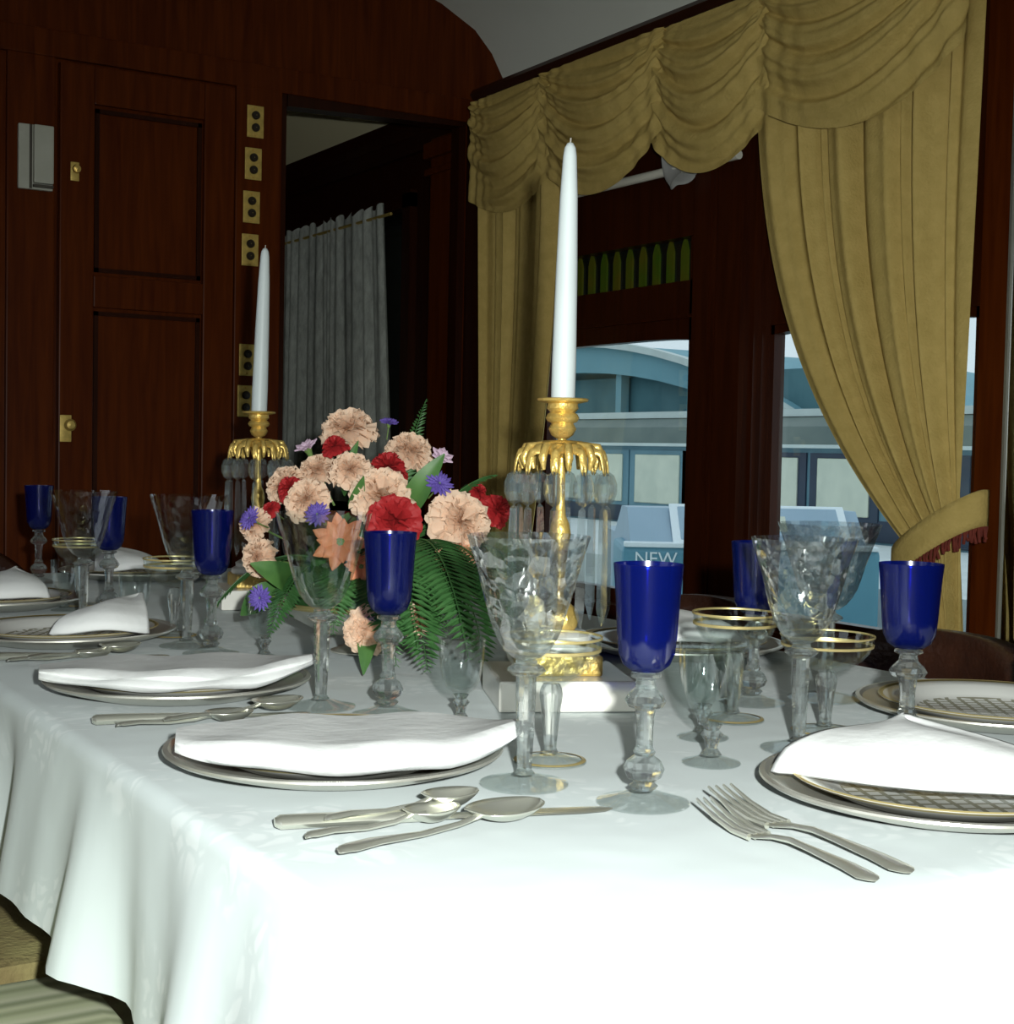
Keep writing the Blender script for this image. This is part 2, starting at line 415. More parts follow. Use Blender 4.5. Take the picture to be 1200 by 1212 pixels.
MB().box((1.0, 2.8, -0.05), (3.4, 9.6, 0.1)).build('floor', 'carpet', smooth=False)['kind'] = 'structure'

def wall_piece(mb, y0, y1, z0, z1, x0=WX, x1=WX + 0.05): mb.span((x0, y0, z0), (x1, y1, z1))

# window side: openings at y 2.96..3.66, 2.06..2.67, and the next room's at 4.68..5.9
w = MB()
SILL, HEAD = 0.60, 1.345
wall_piece(w, RY, 2.036, 0, 2.15)
wall_piece(w, 2.036, 2.675, 0, SILL); wall_piece(w, 2.036, 2.675, HEAD, 2.15)
wall_piece(w, 2.675, 2.965, 0, 2.15)
wall_piece(w, 2.965, 3.70, 0, SILL); wall_piece(w, 2.965, 3.70, 1.64, 2.15)
wall_piece(w, 3.70, FY, 0, 2.15)
struct(w.build('wall_right', 'window_wood', smooth=False))

def arch_rail(y0, y1, z0, z1, rise, seg=14):
    """a head rail whose lower edge sweeps down at both ends"""
    pts = [(y0, z1), (y1, z1)]
    for i in range(seg + 1):
        t = i / seg
        y = y1 + (y0 - y1) * t
        e = abs(2 * t - 1)
        pts.append((y, z0 - rise * e ** 4))
    return pts

def window(n, y0, y1, z0, z1, transom=False):
    wn = thing('window_%d' % n, None, None); wn['kind'] = 'structure'
    if n == 1:
        f = MB(); f.prism(arch_rail(y0, y1, z1, 1.485, 0.010), 2.405, 2.44, 0)
        f.span((2.395, y0, 1.385), (2.425, y1, 1.395))
        f.span((2.405, y0, z0), (2.44, y0 + 0.03, 1.64)); f.span((2.405, y1 - 0.03, z0), (2.44, y1, 1.64))
        f.span((2.405, y0, z0), (2.44, y1, z0 + 0.04))
        f.span((2.40, y0, 1.60), (2.44, y1, 1.64))
        f.build('window_frame', 'window_wood', wn, smooth=False)
    else:
        f = MB(); f.prism(arch_rail(y0, y1, z1 - 0.015, z1 + 0.01, 0.008), 2.405, 2.44, 0)
        f.span((2.405, y0, z0), (2.44, y0 + 0.012, z1)); f.span((2.405, y1 - 0.012, z0), (2.44, y1, z1))
        f.span((2.405, y0, z0), (2.44, y1, z0 + 0.04))
        f.build('window_frame', 'window_wood', wn, smooth=False)
    MB().span((2.428, y0 + 0.01, z0), (2.431, y1 - 0.01, z1)).build('window_pane', 'pane', wn, smooth=False)
    MB().span((2.36, y0 - 0.02, z0 - 0.03), (2.41, y1 + 0.02, z0)).build('window_sill', 'window_wood', wn, smooth=False)
    if transom:
        MB().span((2.436, y0, 1.48), (2.446, y1, 1.62)).build('transom_panel', 'dark_glass', wn, smooth=False)
        y = y0 + 0.012
        k = 0
        while y < y1 - 0.05:
            g = MB(); wd = 0.030; h = 0.115
            pts = [(y, 1.488), (y + wd, 1.488), (y + wd, 1.488 + h * 0.72)]
            for i in range(1, 7):
                t = i / 7; pts.append((y + wd * (1 - t), 1.488 + h * (0.72 + 0.28 * math.sin(PI * t))))
            pts.append((y, 1.488 + h * 0.72))
            g.prism(pts, 2.430, 2.438, 0)
            g.build('stained_pane', 'stained', wn, smooth=False); y += 0.062; k += 1
    return wn
window(1, 2.965, 3.70, SILL, 1.335, True)
window(2, 2.036, 2.675, SILL, HEAD)

# posts, fluting, cornice
p = MB()
p.span((2.37, 2.70, 0.0), (2.40, 2.94, 2.08)); p.span((2.355, 2.735, 0), (2.37, 2.83, 2.08)); p.span((2.36, 2.865, 0), (2.37, 2.93, 2.08))
p.span((2.362, 2.845, 0), (2.375, 2.856, 2.0)); p.span((2.385, 2.685, 0), (2.40, 2.70, 2.0))
struct(p.build('trim_1', 'window_wood', smooth=False))
p = MB(); p.span((2.392, 1.955, 0), (2.40, 2.030, 2.08), 0.002)
struct(p.build('trim_2', 'mahogany', smooth=False))
p = MB(); p.prism([(2.52, 2.195), (2.37, 2.195), (2.36, 2.18), (2.372, 2.16), (2.35, 2.145), (2.366, 2.115), (2.39, 2.10), (2.52, 2.10)], RY, FY, 1)
struct(p.build('trim_3', 'mahogany_y', smooth=False))
p = MB(); p.span((2.35, 3.985, 0), (2.40, 4.10, 2.10), 0.004); p.span((2.37, 3.955, 0), (2.40, 3.985, 2.10), 0.004)
struct(p.build('trim_4', 'mahogany_dark', smooth=False))

# aisle side and rear, with window openings that let the day in
w = MB()
for (a, b) in ((RY, -0.9), (-0.2, 0.6), (1.3, 2.0), (2.7, FY)):
    w.span((LX - 0.1, a, 0), (LX, b, 2.25))
for (a, b) in ((-0.9, -0.2), (0.6, 1.3), (2.0, 2.7)):
    w.span((LX - 0.1, a, 0), (LX, b, 0.85)); w.span((LX - 0.1, a, 1.75), (LX, b, 2.25))
struct(w.build('wall_left', 'mahogany', smooth=False))
struct(MB().span((LX - 0.1, RY - 0.1, 0), (WX + 0.12, RY, 2.9)).build('wall_rear', 'mahogany', smooth=False))

# arched ceiling
half = [(2.50, 2.19), (2.485, 2.25), (2.44, 2.325), (2.375, 2.39), (2.25, 2.452), (2.0, 2.53), (1.6, 2.60), (0.98, 2.64)]
curve = half + [(1.96 - x, z) for x, z in reversed(half[:-1])]
def ceil_outline(): return curve + [(x, z + 0.06) for x, z in reversed(curve)]
c = MB()
A = [c.bm.verts.new((x, RY - 0.1, z)) for x, z in curve]; B_ = [c.bm.verts.new((x, FY, z)) for x, z in curve]
for i in range(len(curve) - 1): c.bm.faces.new((A[i], A[i + 1], B_[i + 1], B_[i]))
struct(c.build('ceiling', 'ceiling', smooth=True, angle=60))

# far partition: wood bulkhead with an opening on the window side
w = MB()
w.prism([(1.70, 2.085)] + [(2.34, 2.105)] + [(2.34, 0.0), (2.455, 0.0), (2.455, 2.19), (2.50, 2.19)] + half + [(1.0, 2.64), (LX - 0.1, 2.64), (LX - 0.1, 0), (1.70, 0)], FY, FY + 0.04, 1)
struct(w.build('wall_back', 'mahogany', smooth=False))
# raised stiles and rails of the bulkhead and the door in it
p = MB()
p.span((1.555, FY - 0.02, 0), (1.70, FY, 2.09), 0.004)
p.span((LX, FY - 0.02, 2.085), (2.40, FY, 2.16), 0.004)
struct(p.build('trim_5', 'mahogany', smooth=False))
p = MB()
p.span((0.90, FY - 0.02, 0), (1.030, FY, 2.085), 0.004); p.span((0.55, FY - 0.012, 0), (0.86, FY, 2.085), 0.004)
struct(p.build('trim_6', 'mahogany', smooth=False))
p = MB(); p.prism([(1.72, 2.085), (2.33, 2.105), (2.33, 2.07), (1.72, 2.05)], FY - 0.015, FY + 0.045, 1)
p.span((1.70, FY - 0.005, 0), (1.72, FY + 0.045, 2.085)); p.span((2.32, FY - 0.005, 0), (2.345, FY + 0.045, 2.105))
struct(p.build('trim_7', 'mahogany_dark', smooth=False))

d = thing('door_1', None, None); d['kind'] = 'structure'
MB().span((1.040, FY - 0.012, 0.02), (1.548, FY, 2.075)).build('door_panel', 'mahogany', d, smooth=False)
p = MB()
p.span((1.040, FY - 0.03, 0.02), (1.135, FY - 0.01, 2.075), 0.004); p.span((1.455, FY - 0.03, 0.02), (1.548, FY - 0.01, 2.075), 0.004)
p.span((1.135, FY - 0.03, 1.405), (1.455, FY - 0.01, 1.495), 0.004); p.span((1.135, FY - 0.03, 1.97), (1.455, FY - 0.01, 2.075), 0.004)
p.span((1.135, FY - 0.03, 0.02), (1.455, FY - 0.01, 0.25), 0.004)
p.build('door_frame', 'mahogany', d, smooth=False)
p = MB()
for z0, z1 in ((1.505, 1.96), (0.26, 1.395)):
    for a, b in (((1.14, z0), (1.45, z0 + 0.012)), ((1.14, z1 - 0.012), (1.45, z1)), ((1.14, z0), (1.152, z1)), ((1.438, z0), (1.45, z1))):
        p.span((a[0], FY - 0.02, a[1]), (b[0], FY - 0.008, b[1]))
p.build('door_moulding', 'mahogany_dark', d, smooth=False)
h = MB(); h.span((1.043, FY - 0.036, 1.025), (1.075, FY - 0.030, 1.10), 0.002)
h.lathe([(0.001, 0), (0.007, 0.0), (0.006, 0.02), (0.015, 0.026), (0.017, 0.034), (0.011, 0.043), (0.001, 0.045)], 20, (1.063, FY - 0.034, 1.072), Matrix.Rotation(rad(90), 3, 'X'))
h.build('door_handle', 'plate_brass', d)

t = thing('door_catch', 'small brass catch knob on the upper door panel', 'catch', (1.08, FY - 0.031, 1.776))
MB().span((-0.012, -0.004, -0.026), (0.012, 0, 0.026), 0.002).build('backplate', 'plate_brass', t)
MB().lathe([(0.001, 0.0), (0.006, 0), (0.006, 0.012), (0.012, 0.018), (0.010, 0.026), (0.001, 0.028)], 20, (0, -0.003, 0.004), Matrix.Rotation(rad(90), 3, 'X')).build('knob', 'brass', t)

t = thing('thermostat', 'pale grey two-piece box fixed high on the dark wood bulkhead', 'thermostat', (0.975, FY - 0.02, 1.802))
MB().span((-0.048, -0.016, -0.088), (0.045, 0, 0.088), 0.004).build('backplate', 'plastic', t, smooth=False)
MB().span((-0.010, -0.034, -0.072), (0.043, -0.016, 0.086), 0.004).build('cover', 'plastic', t, smooth=False)
MB().span((-0.019, -0.018, -0.086), (-0.012, -0.0155, 0.087)).build('slot', 'plastic_dark', t, smooth=False)
MB().span((-0.010, -0.030, -0.082), (0.043, -0.0155, -0.075)).build('scale_strip', 'plastic_dark', t, smooth=False)

# column of brass push-button plates
plates = [(1.613, 1.987, 'brass push-button plate at the top of the column on the wood jamb'),
          (1.608, 1.862, 'brass push-button plate second from the top of the wood jamb'),
          (1.604, 1.734, 'brass push-button plate third from the top of the wood jamb'),
          (1.601, 1.607, 'brass push-button plate fourth from the top, beside the far candle tip'),
          (1.597, 1.280, 'brass push-button plate half hidden by the middle of the far candle'),
          (1.593, 1.157, 'lowest brass push-button plate, beside the foot of the far candle')]
t0 = None
for x, z, lab in plates:
    loc = (x, FY - 0.0205, z)
    if t0 is None:
        t0 = thing('switch_plate', lab, 'switch', loc, 0, 'push-button switch plates on the jamb')
        MB().span((-0.026, -0.005, -0.047), (0.026, 0, 0.047), 0.0015).build('faceplate', 'plate_brass', t0, smooth=False)
        for dz in (0.018, -0.018):
            MB().lathe([(0.0012, 0.0), (0.0125, 0.0), (0.0125, 0.006), (0.010, 0.009), (0.001, 0.0095)], 18, (0.0, -0.0045, dz), Matrix.Rotation(rad(90), 3, 'X')).build('push_button', 'dark_button', t0)
        for dz in (0.04, -0.04):
            MB().lathe([(0.001, 0.0), (0.004, 0.0), (0.003, 0.003), (0.001, 0.0035)], 10, (0.0, -0.0045, dz), Matrix.Rotation(rad(90), 3, 'X')).build('screw', 'brass', t0)
    else: dup(t0, lab, loc, 0)

# ------------------------------------------------------------------ the next room seen through the opening
w = MB()
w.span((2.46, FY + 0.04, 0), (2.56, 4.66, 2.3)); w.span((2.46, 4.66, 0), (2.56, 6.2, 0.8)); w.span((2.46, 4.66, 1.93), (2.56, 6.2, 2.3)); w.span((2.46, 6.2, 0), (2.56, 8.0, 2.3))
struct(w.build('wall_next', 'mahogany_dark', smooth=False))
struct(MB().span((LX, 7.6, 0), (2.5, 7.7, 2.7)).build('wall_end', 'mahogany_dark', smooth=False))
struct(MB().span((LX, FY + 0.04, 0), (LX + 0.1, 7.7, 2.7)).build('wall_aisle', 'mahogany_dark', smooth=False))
p = MB(); p.prism([(2.56, 2.15), (2.44, 2.195), (2.05, 2.60), (1.6, 2.66), (0.98, 2.70), (LX, 2.70), (LX, 2.76), (2.56, 2.76)], FY + 0.04, 7.7, 1)
struct(p.build('ceiling_next', 'ceiling_warm', smooth=False))
p = MB(); p.prism([(2.46, 2.2), (2.38, 2.2), (2.40, 2.17), (2.39, 2.13), (2.44, 2.09), (2.46, 2.09)], FY + 0.04, 7.6, 1)
struct(p.build('trim_8', 'mahogany_dark', smooth=False))
p = MB(); p.span((2.38, 4.22, 0), (2.46, 4.40, 2.09), 0.006); p.span((2.36, 4.20, 2.02), (2.46, 4.42, 2.075), 0.006); p.span((2.37, 4.19, 1.965), (2.46, 4.43, 1.99), 0.006)
struct(p.build('trim_9', 'mahogany', smooth=False))
wn = thing('window_3', None, None); wn['kind'] = 'structure'
f = MB()
f.span((2.43, 4.64, 0.78), (2.48, 4.70, 1.95)); f.span((2.43, 6.16, 0.78), (2.48, 6.22, 1.95)); f.span((2.43, 4.64, 1.90), (2.48, 6.22, 1.96)); f.span((2.43, 4.64, 0.76), (2.48, 6.22, 0.82))
f.span((2.44, 5.40, 0.8), (2.48, 5.46, 1.93))
f.build('window_frame', 'mahogany_dark', wn, smooth=False)
MB().span((2.515, 4.66, 0.8), (2.52, 6.2, 1.93)).build('window_blind', 'dark_glass', wn, smooth=False)  # dark sheet added behind the lace to keep the bright sky out

# lace curtain
lc = thing('lace_curtain', 'white gathered lace curtain on a rod in the room beyond the opening', 'curtain', (0, 0, 0))
def lace_fn(u, v):
    y = 4.77 + (6.05 - 4.77) * u - (0.10 * v if u < 0.5 else 0) * (1 - 2 * u if u < 0.5 else 0)
    z = 1.915 - v * 1.1
    if v < 0.04: z += 0.012 * math.sin(u * 95) * (1 - v / 0.04)
    x = 2.385 + 0.012 * math.sin(u * 70 + 4.0 * math.sin(u * 9)) * (0.5 + 0.8 * v) + 0.006 * math.sin(u * 131 + 3 * math.sin(u * 17))
    return (x, y, z)
MB().grid(lace_fn, 240, 24).build('lace_panel', 'lace', lc)
MB().tube([(2.385, 4.70, 1.875), (2.385, 6.12, 1.875)], 0.006).build('rod', 'plate_brass', lc)

# ------------------------------------------------------------------ mirror between the windows
t = thing('wall_mirror', 'tall wall mirror with a silvery edge, right of the wood post', 'mirror', (0, 0, 0))
MB().span((2.385, 1.20, 0.45), (2.398, 1.945, 1.95)).build('mirror_glass', 'mirror', t, smooth=False)
b = MB(); b.prism([(2.385, 1.944), (2.380, 1.946), (2.380, 1.952), (2.398, 1.952), (2.398, 1.944)], 0.45, 1.95, 2)
b.build('bevelled_edge', 'silver', t, smooth=False)

# ------------------------------------------------------------------ curtains
rnd = random.Random(3)
def fold(u, n, ph, seed):
    w = u + 0.035 * math.sin(2 * PI * u * 2.3 + seed) + 0.02 * math.sin(2 * PI * u * 5.1 + 2 * seed)
    a = math.sin(2 * PI * n * w + ph); b = math.sin(2 * PI * n * 1.63 * w + seed * 2)
    return 0.75 * a + 0.6 * b + 0.32 * math.sin(2 * PI * n * 2.9 * w + seed)

rc = thing('curtain', 'gold curtain panel tied back at the right end of the windows', 'curtain', (0, 0, 0), 0, 'gold window curtains')
ZT, ZB, ZE = 2.08, 0.845, 0.28
def rc_fn(u, v):
    z = ZT + (ZE - ZT) * v
    if z >= ZB:
        t = (ZT - z) / (ZT - ZB)
        yl = 2.64 - 0.06 * t - 0.45 * t ** 3
        yr = 1.952 + 0.036 * t
        zz = z + (0.10 * (1 - u) - 0.0) * 0 + (u * 0.11) * t ** 3
        amp = 0.030 * (1 - 0.45 * t)
    else:
        t = (ZB - z) / (ZB - ZE)
        yl = 2.12 - 0.09 * min(1, t * 3); yr = 1.986 - 0.03 * t
        zz = z + (u * 0.11) * (1 - min(1, t * 2)); amp = 0.016 + 0.012 * t
    y = yl + (yr - yl) * u
    f = fold(u + 0.012 * math.sin(v * 5), 5.2, 0.4, 1.3) * (1 - u ** 14) * (1 - (1 - u) ** 20)
    return (2.295 - 0.85 * amp * f + 0.012 * v, y, zz)
MB().grid(rc_fn, 220, 70).build('curtain_panel', 'gold_cloth', rc)
lcu = thing('curtain', 'gold curtain panel hanging at the left end, behind the near candle', 'curtain', (0, 0, 0), 0, 'gold window curtains')
def lc_fn(u, v):
    z = 2.08 - 1.8 * v
    t = min(1.0, v / 0.75)
    yl = 3.885 - 0.05 * t
    yr = 3.44 + 0.20 * max(0, t - 0.25) ** 1.6
    y = yl + (yr - yl) * u
    return (2.285 - 0.020 * fold(u, 3.6, 1.0, 0.6) * (1 - 0.3 * t), y, z)
MB().grid(lc_fn, 150, 44).build('curtain_panel', 'gold_cloth', lcu)

# tie-back
tb = thing('curtain_tieback', 'gold fabric tieback band with dark red fringe around the right curtain', 'tieback', (0, 0, 0))
def tb_fn(u, v):
    a = -0.15 + u * (PI + 0.3)
    y = 2.025 + 0.112 * math.cos(a); x = 2.29 - 0.058 * math.sin(a)
    z = 0.862 + (y - 2.025) * -0.62 + (v - 0.5) * 0.072
    return (x, y, z)
MB().grid(tb_fn, 24, 4).build('band', 'gold_cloth', tb, solid=0.008)
fr = MB()
for i in range(46):
    u = i / 45; q = Vector(tb_fn(u, 0)); 
    fr.tube([q, q + Vector((-0.002, 0.003 * math.sin(i * 2.3), -0.012)), q + Vector((0.0, 0.004 * math.sin(i * 1.7), -0.026 - 0.006 * math.sin(i)))], 0.0036, 5)
fr.build('fringe', 'fringe', tb)

# swagged valance
va = thing('valance', 'gold valance of draped swags under the cornice', 'valance', (0, 0, 0))
SW = [(3.905, 3.43, 1.735, 1.80, 1.84), (3.49, 2.925, 1.722, 1.845, 1.845), (3.00, 2.505, 1.712, 1.845, 1.83), (2.565, 1.955, 1.735, 1.83, 1.86)]
for k, (ya, yb, zb, za, zc) in enumerate(SW):
    def sw_fn(u, v, ya=ya, yb=yb, zb=zb, za=za, zc=zc, k=k):
        e = 4 * u * (1 - u); e = e ** 0.95
        zend = za * (1 - u) + zc * u
        zt = 2.10
        vd = v ** 1.0
        z_side = zt - (zt - zend) * v ** 2.3
        z_mid = zt - (zt - zb) * vd
        z = z_side * (1 - e) + z_mid * e
        pinch = 0.02 * v * (2 * u - 1) * 0
        y = ya + (yb - ya) * u + pinch
        bulge = 0.035 * math.sin(PI * min(1, v * 1.05)) * e
        ph = (v ** 0.9) * (4.3 + 0.5 * (k % 2)) + 0.45 * math.sin(2.2 * u + k * 1.7)
        f = 0.75 * math.sin(2 * PI * ph) + 0.35 * math.sin(2 * PI * ph * 1.9 + 2.0 * u + k) + 0.2 * math.sin(2 * PI * ph * 3.3 + k * 2)
        x = 2.250 - 0.9 * bulge - 0.0125 * f * (0.45 + 0.55 * e) * min(1, v * 5) * min(1, (1.02 - v) * 8)
        x -= 0.010 * k % 0.02
        x -= 0.006 * math.sin(u * 60 + k) * (1 - e)
        return (x, y, z)
    MB().grid(sw_fn, 60, 110).build('swag', 'gold_cloth', va)
# white rod across the window with a wisp of sheer cloth
MB().tube([(2.325, 3.72, 1.762), (2.325, 2.72, 1.758)], 0.012, 12).build('curtain_rod', 'white_paint')
tag(bpy.data.objects['curtain_rod'], 'white rod running across the windows beneath the gold swags', 'rod')
sh = MB()
def sheer_fn(u, v):
    a = u * 2 * PI
    r = 0.022 + 0.010 * math.sin(3 * a + 2) + 0.03 * (v - 0.4) ** 2
    return (2.325 + r * math.cos(a) * 0.8, 3.005 - 0.12 * v * (0.6 + 0.4 * math.sin(a)) + 0.01 * math.sin(5 * v), 1.762 + r * math.sin(a) + 0.11 * (1 - v) ** 3 - 0.02 * v)
sh.grid(sheer_fn, 24, 14)
tag(sh.build('sheer_scarf', 'sheer', subsurf=1), 'wisp of grey-white sheer cloth knotted on the white rod', 'cloth')

# ------------------------------------------------------------------ table and cloth
TX0, TX1, TY0, TY1 = 0.355, 1.41, 0.625, 3.07
t = thing('dining_table', 'long dining table hidden under the white damask cloth', 'table', ((TX0 + TX1) / 2, (TY0 + TY1) / 2, 0))
hx, hy = (TX1 - TX0) / 2 - 0.02, (TY1 - TY0) / 2 - 0.02
tt_ = []
for cx_, cy_, a0_ in ((hx - 0.08, hy - 0.08, 0), (-hx + 0.08, hy - 0.08, 90), (-hx + 0.08, -hy + 0.08, 180), (hx - 0.08, -hy + 0.08, 270)):
    for i in range(9): tt_.append((cx_ + 0.08 * math.cos(rad(a0_ + i * 11.25)), cy_ + 0.08 * math.sin(rad(a0_ + i * 11.25))))
MB().prism(tt_, 0.705, 0.742, 2).build('tabletop', 'mahogany', t, smooth=False)
MB().span((-hx + 0.09, -hy + 0.09, 0.63), (hx - 0.09, hy - 0.09, 0.705)).build('apron', 'mahogany', t, smooth=False)
for sx in (-1, 1):
    for sy in (-1, 1):
        MB().lathe([(0.02, 0.0), (0.03, 0.03), (0.022, 0.10), (0.036, 0.3), (0.03, 0.45), (0.045, 0.55), (0.045, 0.64)], 20, (sx * (hx - 0.13), sy * (hy - 0.13), 0), cap=True).build('leg', 'mahogany', t)

def cloth():
    m = MB(); bm = m.bm
    R = 0.085
    # perimeter of a rounded rectangle, with outward normals and distance to the nearest corner
    per = []
    def arc(cx, cy, a0):
        n = 14
        for i in range(n + 1):
            a = a0 + (PI / 2) * i / n
            per.append((Vector((cx + R * math.cos(a), cy + R * math.sin(a))), Vector((math.cos(a), math.sin(a))), 1.0))
    def line(p, q, nrm, n):
        for i in range(1, n):
            t_ = i / n; P = Vector(p).lerp(Vector(q), t_)
            L = (Vector(q) - Vector(p)).length
            dd = min(t_, 1 - t_) * L
            per.append((P, Vector(nrm), math.exp(-(dd / 0.12) ** 2)))
    arc(TX0 + R, TY0 + R, PI); line((TX0 + R, TY0), (TX1 - R, TY0), (0, -1), 70)
    arc(TX1 - R, TY0 + R, -PI / 2); line((TX1, TY0 + R), (TX1, TY1 - R), (1, 0), 130)
    arc(TX1 - R, TY1 - R, 0); line((TX1 - R, TY1), (TX0 + R, TY1), (0, 1), 60)
    arc(TX0 + R, TY1 - R, PI / 2); line((TX0, TY1 - R), (TX0, TY0 + R), (-1, 0), 130)
    n = len(per); cx, cy = (TX0 + TX1) / 2, (TY0 + TY1) / 2
    s_acc = [0.0]
    for i in range(1, n): s_acc.append(s_acc[-1] + (per[i][0] - per[i - 1][0]).length)
    def folds(s):
        a = math.sin(s * 23 + 1.3 * math.sin(s * 5.1)) * 0.6 + 0.5 * math.sin(s * 11.3 + 0.7) + 0.35 * math.sin(s * 41 + 2 * math.sin(s * 3))
        return math.copysign(abs(a) ** 1.25, a)
    rings = []
    for f in (0.0, 0.25, 0.5, 0.75, 0.9, 0.97):
        rings.append([bm.verts.new((cx + (P.x - cx) * f, cy + (P.y - cy) * f, TZ)) if f > 0 else None for P, nn, cc in per])
    rr = 0.014
    for a in (0, 22, 45, 68, 90):
        a = rad(a)
        rings.append([bm.verts.new((P.x + nn.x * (rr * math.sin(a) - rr), P.y + nn.y * (rr * math.sin(a) - rr), TZ - rr * (1 - math.cos(a)))) for P, nn, cc in per])
    K = 16
    for j in range(1, K + 1):
        t_ = j / K
        ring = []
        for (P, nn, cc), s in zip(per, s_acc):
            drop = 0.185 + 0.085 * cc + 0.006 * math.sin(s * 9)
            d_ = rr + (drop - rr) * t_
            off = 0.020 * t_ + cc * 0.055 * t_ + (0.021 + 0.022 * cc) * folds(s) * t_ ** 0.9
            ring.append(bm.verts.new((P.x + nn.x * off, P.y + nn.y * off, TZ - d_)))
        rings.append(ring)
    ctr = bm.verts.new((cx, cy, TZ))
    for k in range(n):
        bm.faces.new((ctr, rings[1][k], rings[1][(k + 1) % n]))
    for i in range(1, len(rings) - 1):
        for k in range(n):
            bm.faces.new((rings[i][k], rings[i + 1][k], rings[i + 1][(k + 1) % n], rings[i][(k + 1) % n]))
    o = m.build('tablecloth', 'cloth', angle=80)
    tag(o, 'white damask cloth draped over the long dining table', 'tablecloth')
cloth()
ZC = TZ + 0.0008

# ------------------------------------------------------------------ glassware
def wine_proto():
    t = thing('wine_glass', '', 'glass', (0, 0, 0), 0, 'cobalt blue wine glasses')
    MB().lathe([(0.003, 0.104), (0.012, 0.105), (0.0185, 0.110), (0.0222, 0.119), (0.0235, 0.132), (0.0247, 0.152), (0.0260, 0.172), (0.0275, 0.189), (0.0268, 0.1892), (0.0250, 0.172), (0.0236, 0.152), (0.0224, 0.132), (0.0210, 0.120), (0.0175, 0.112), (0.004, 0.107)], 40).build('bowl', 'blue', t)
    MB().lathe([(0.0015, 0.104), (0.012, 0.103), (0.0125, 0.1005), (0.0075, 0.098), (0.0085, 0.092), (0.014, 0.086), (0.0165, 0.0815), (0.014, 0.077), (0.008, 0.0745), (0.0066, 0.060), (0.0068, 0.045), (0.009, 0.041), (0.0075, 0.0385), (0.0135, 0.034), (0.0165, 0.028), (0.0135, 0.021), (0.0075, 0.0175), (0.0115, 0.0145), (0.009, 0.0115), (0.0015, 0.0112)], 12).build('stem', 'stem_glass', t, angle=20)
    MB().lathe([(0.003, 0.0115), (0.010, 0.0108), (0.022, 0.006), (0.0365, 0.0022), (0.0370, 0.0012), (0.036, 0.0002), (0.002, 0.0002)], 40).build('foot', 'foot_glass', t)
    return t
def goblet_proto(cut=True):
    t = thing('goblet', '', 'glass', (0, 0, 0), 0, 'flared cut crystal goblets' if cut else 'flared clear goblets')
    def mod(a, z):
        if z < 0.112: return 1.0
        k = min(1, (z - 0.112) / 0.02) * min(1, max(0, (0.204 - z) / 0.02))
        return 1 - (0.030 if cut else 0.006) * k * abs(math.sin(7 * a + (z - 0.11) * 60))
    prof = [(0.003, 0.103), (0.012, 0.106), (0.019, 0.112), (0.0245, 0.120), (0.0290, 0.130), (0.0325, 0.141), (0.0355, 0.152), (0.0385, 0.163), (0.0415, 0.174), (0.0448, 0.185), (0.0482, 0.196), (0.0508, 0.206)]
    MB().lathe(prof, 112, mod=mod).build('bowl', 'crystal' if cut else 'etched', t, angle=25)
    MB().lathe([(0.0015, 0.104), (0.009, 0.1035), (0.009, 0.101), (0.015, 0.0975), (0.0165, 0.095), (0.012, 0.0915), (0.0085, 0.090), (0.0085, 0.075), (0.0078, 0.05), (0.0066, 0.025), (0.006, 0.013), (0.009, 0.0095), (0.0015, 0.009)], 12).build('stem', 'stem_glass', t, angle=20)
    MB().lathe([(0.003, 0.010), (0.010, 0.0092), (0.022, 0.005), (0.0365, 0.0022), (0.0370, 0.0012), (0.036, 0.0002), (0.002, 0.0002)], 40).build('foot', 'foot_glass', t)
    return t
def coupe_proto():
    t = thing('champagne_coupe', '', 'glass', (0, 0, 0), 0, 'gilt-banded champagne coupes')
    MB().lathe([(0.003, 0.070), (0.012, 0.0715), (0.024, 0.077), (0.033, 0.084), (0.0395, 0.093), (0.0428, 0.102), (0.0442, 0.112), (0.0436, 0.112), (0.0418, 0.102), (0.0385, 0.094), (0.032, 0.0855), (0.023, 0.0785), (0.003, 0.073)], 48).build('bowl', 'glass', t)
    MB().lathe([(0.0444, 0.1105), (0.0448, 0.1115), (0.0446, 0.1128), (0.0434, 0.1126)], 48).lathe([(0.0426, 0.0995), (0.0434, 0.0997), (0.0439, 0.1025), (0.0431, 0.1028)], 48).build('gilt_band', 'gilt', t)
    MB().lathe([(0.0015, 0.0705), (0.0075, 0.070), (0.0095, 0.066), (0.0105, 0.06), (0.0085, 0.045), (0.0065, 0.025), (0.0055, 0.013), (0.0075, 0.0085), (0.0015, 0.008)], 16).build('stem', 'stem_glass', t)
    MB().lathe([(0.003, 0.0088), (0.009, 0.008), (0.020, 0.0045), (0.0325, 0.0022), (0.033, 0.0012), (0.032, 0.0002), (0.002, 0.0002)], 40).build('foot', 'foot_glass', t)
    MB().lathe([(0.0285, 0.0034), (0.0318, 0.0028), (0.0322, 0.0024), (0.0285, 0.0030)], 40).build('foot_gilding', 'gilt', t)
    return t
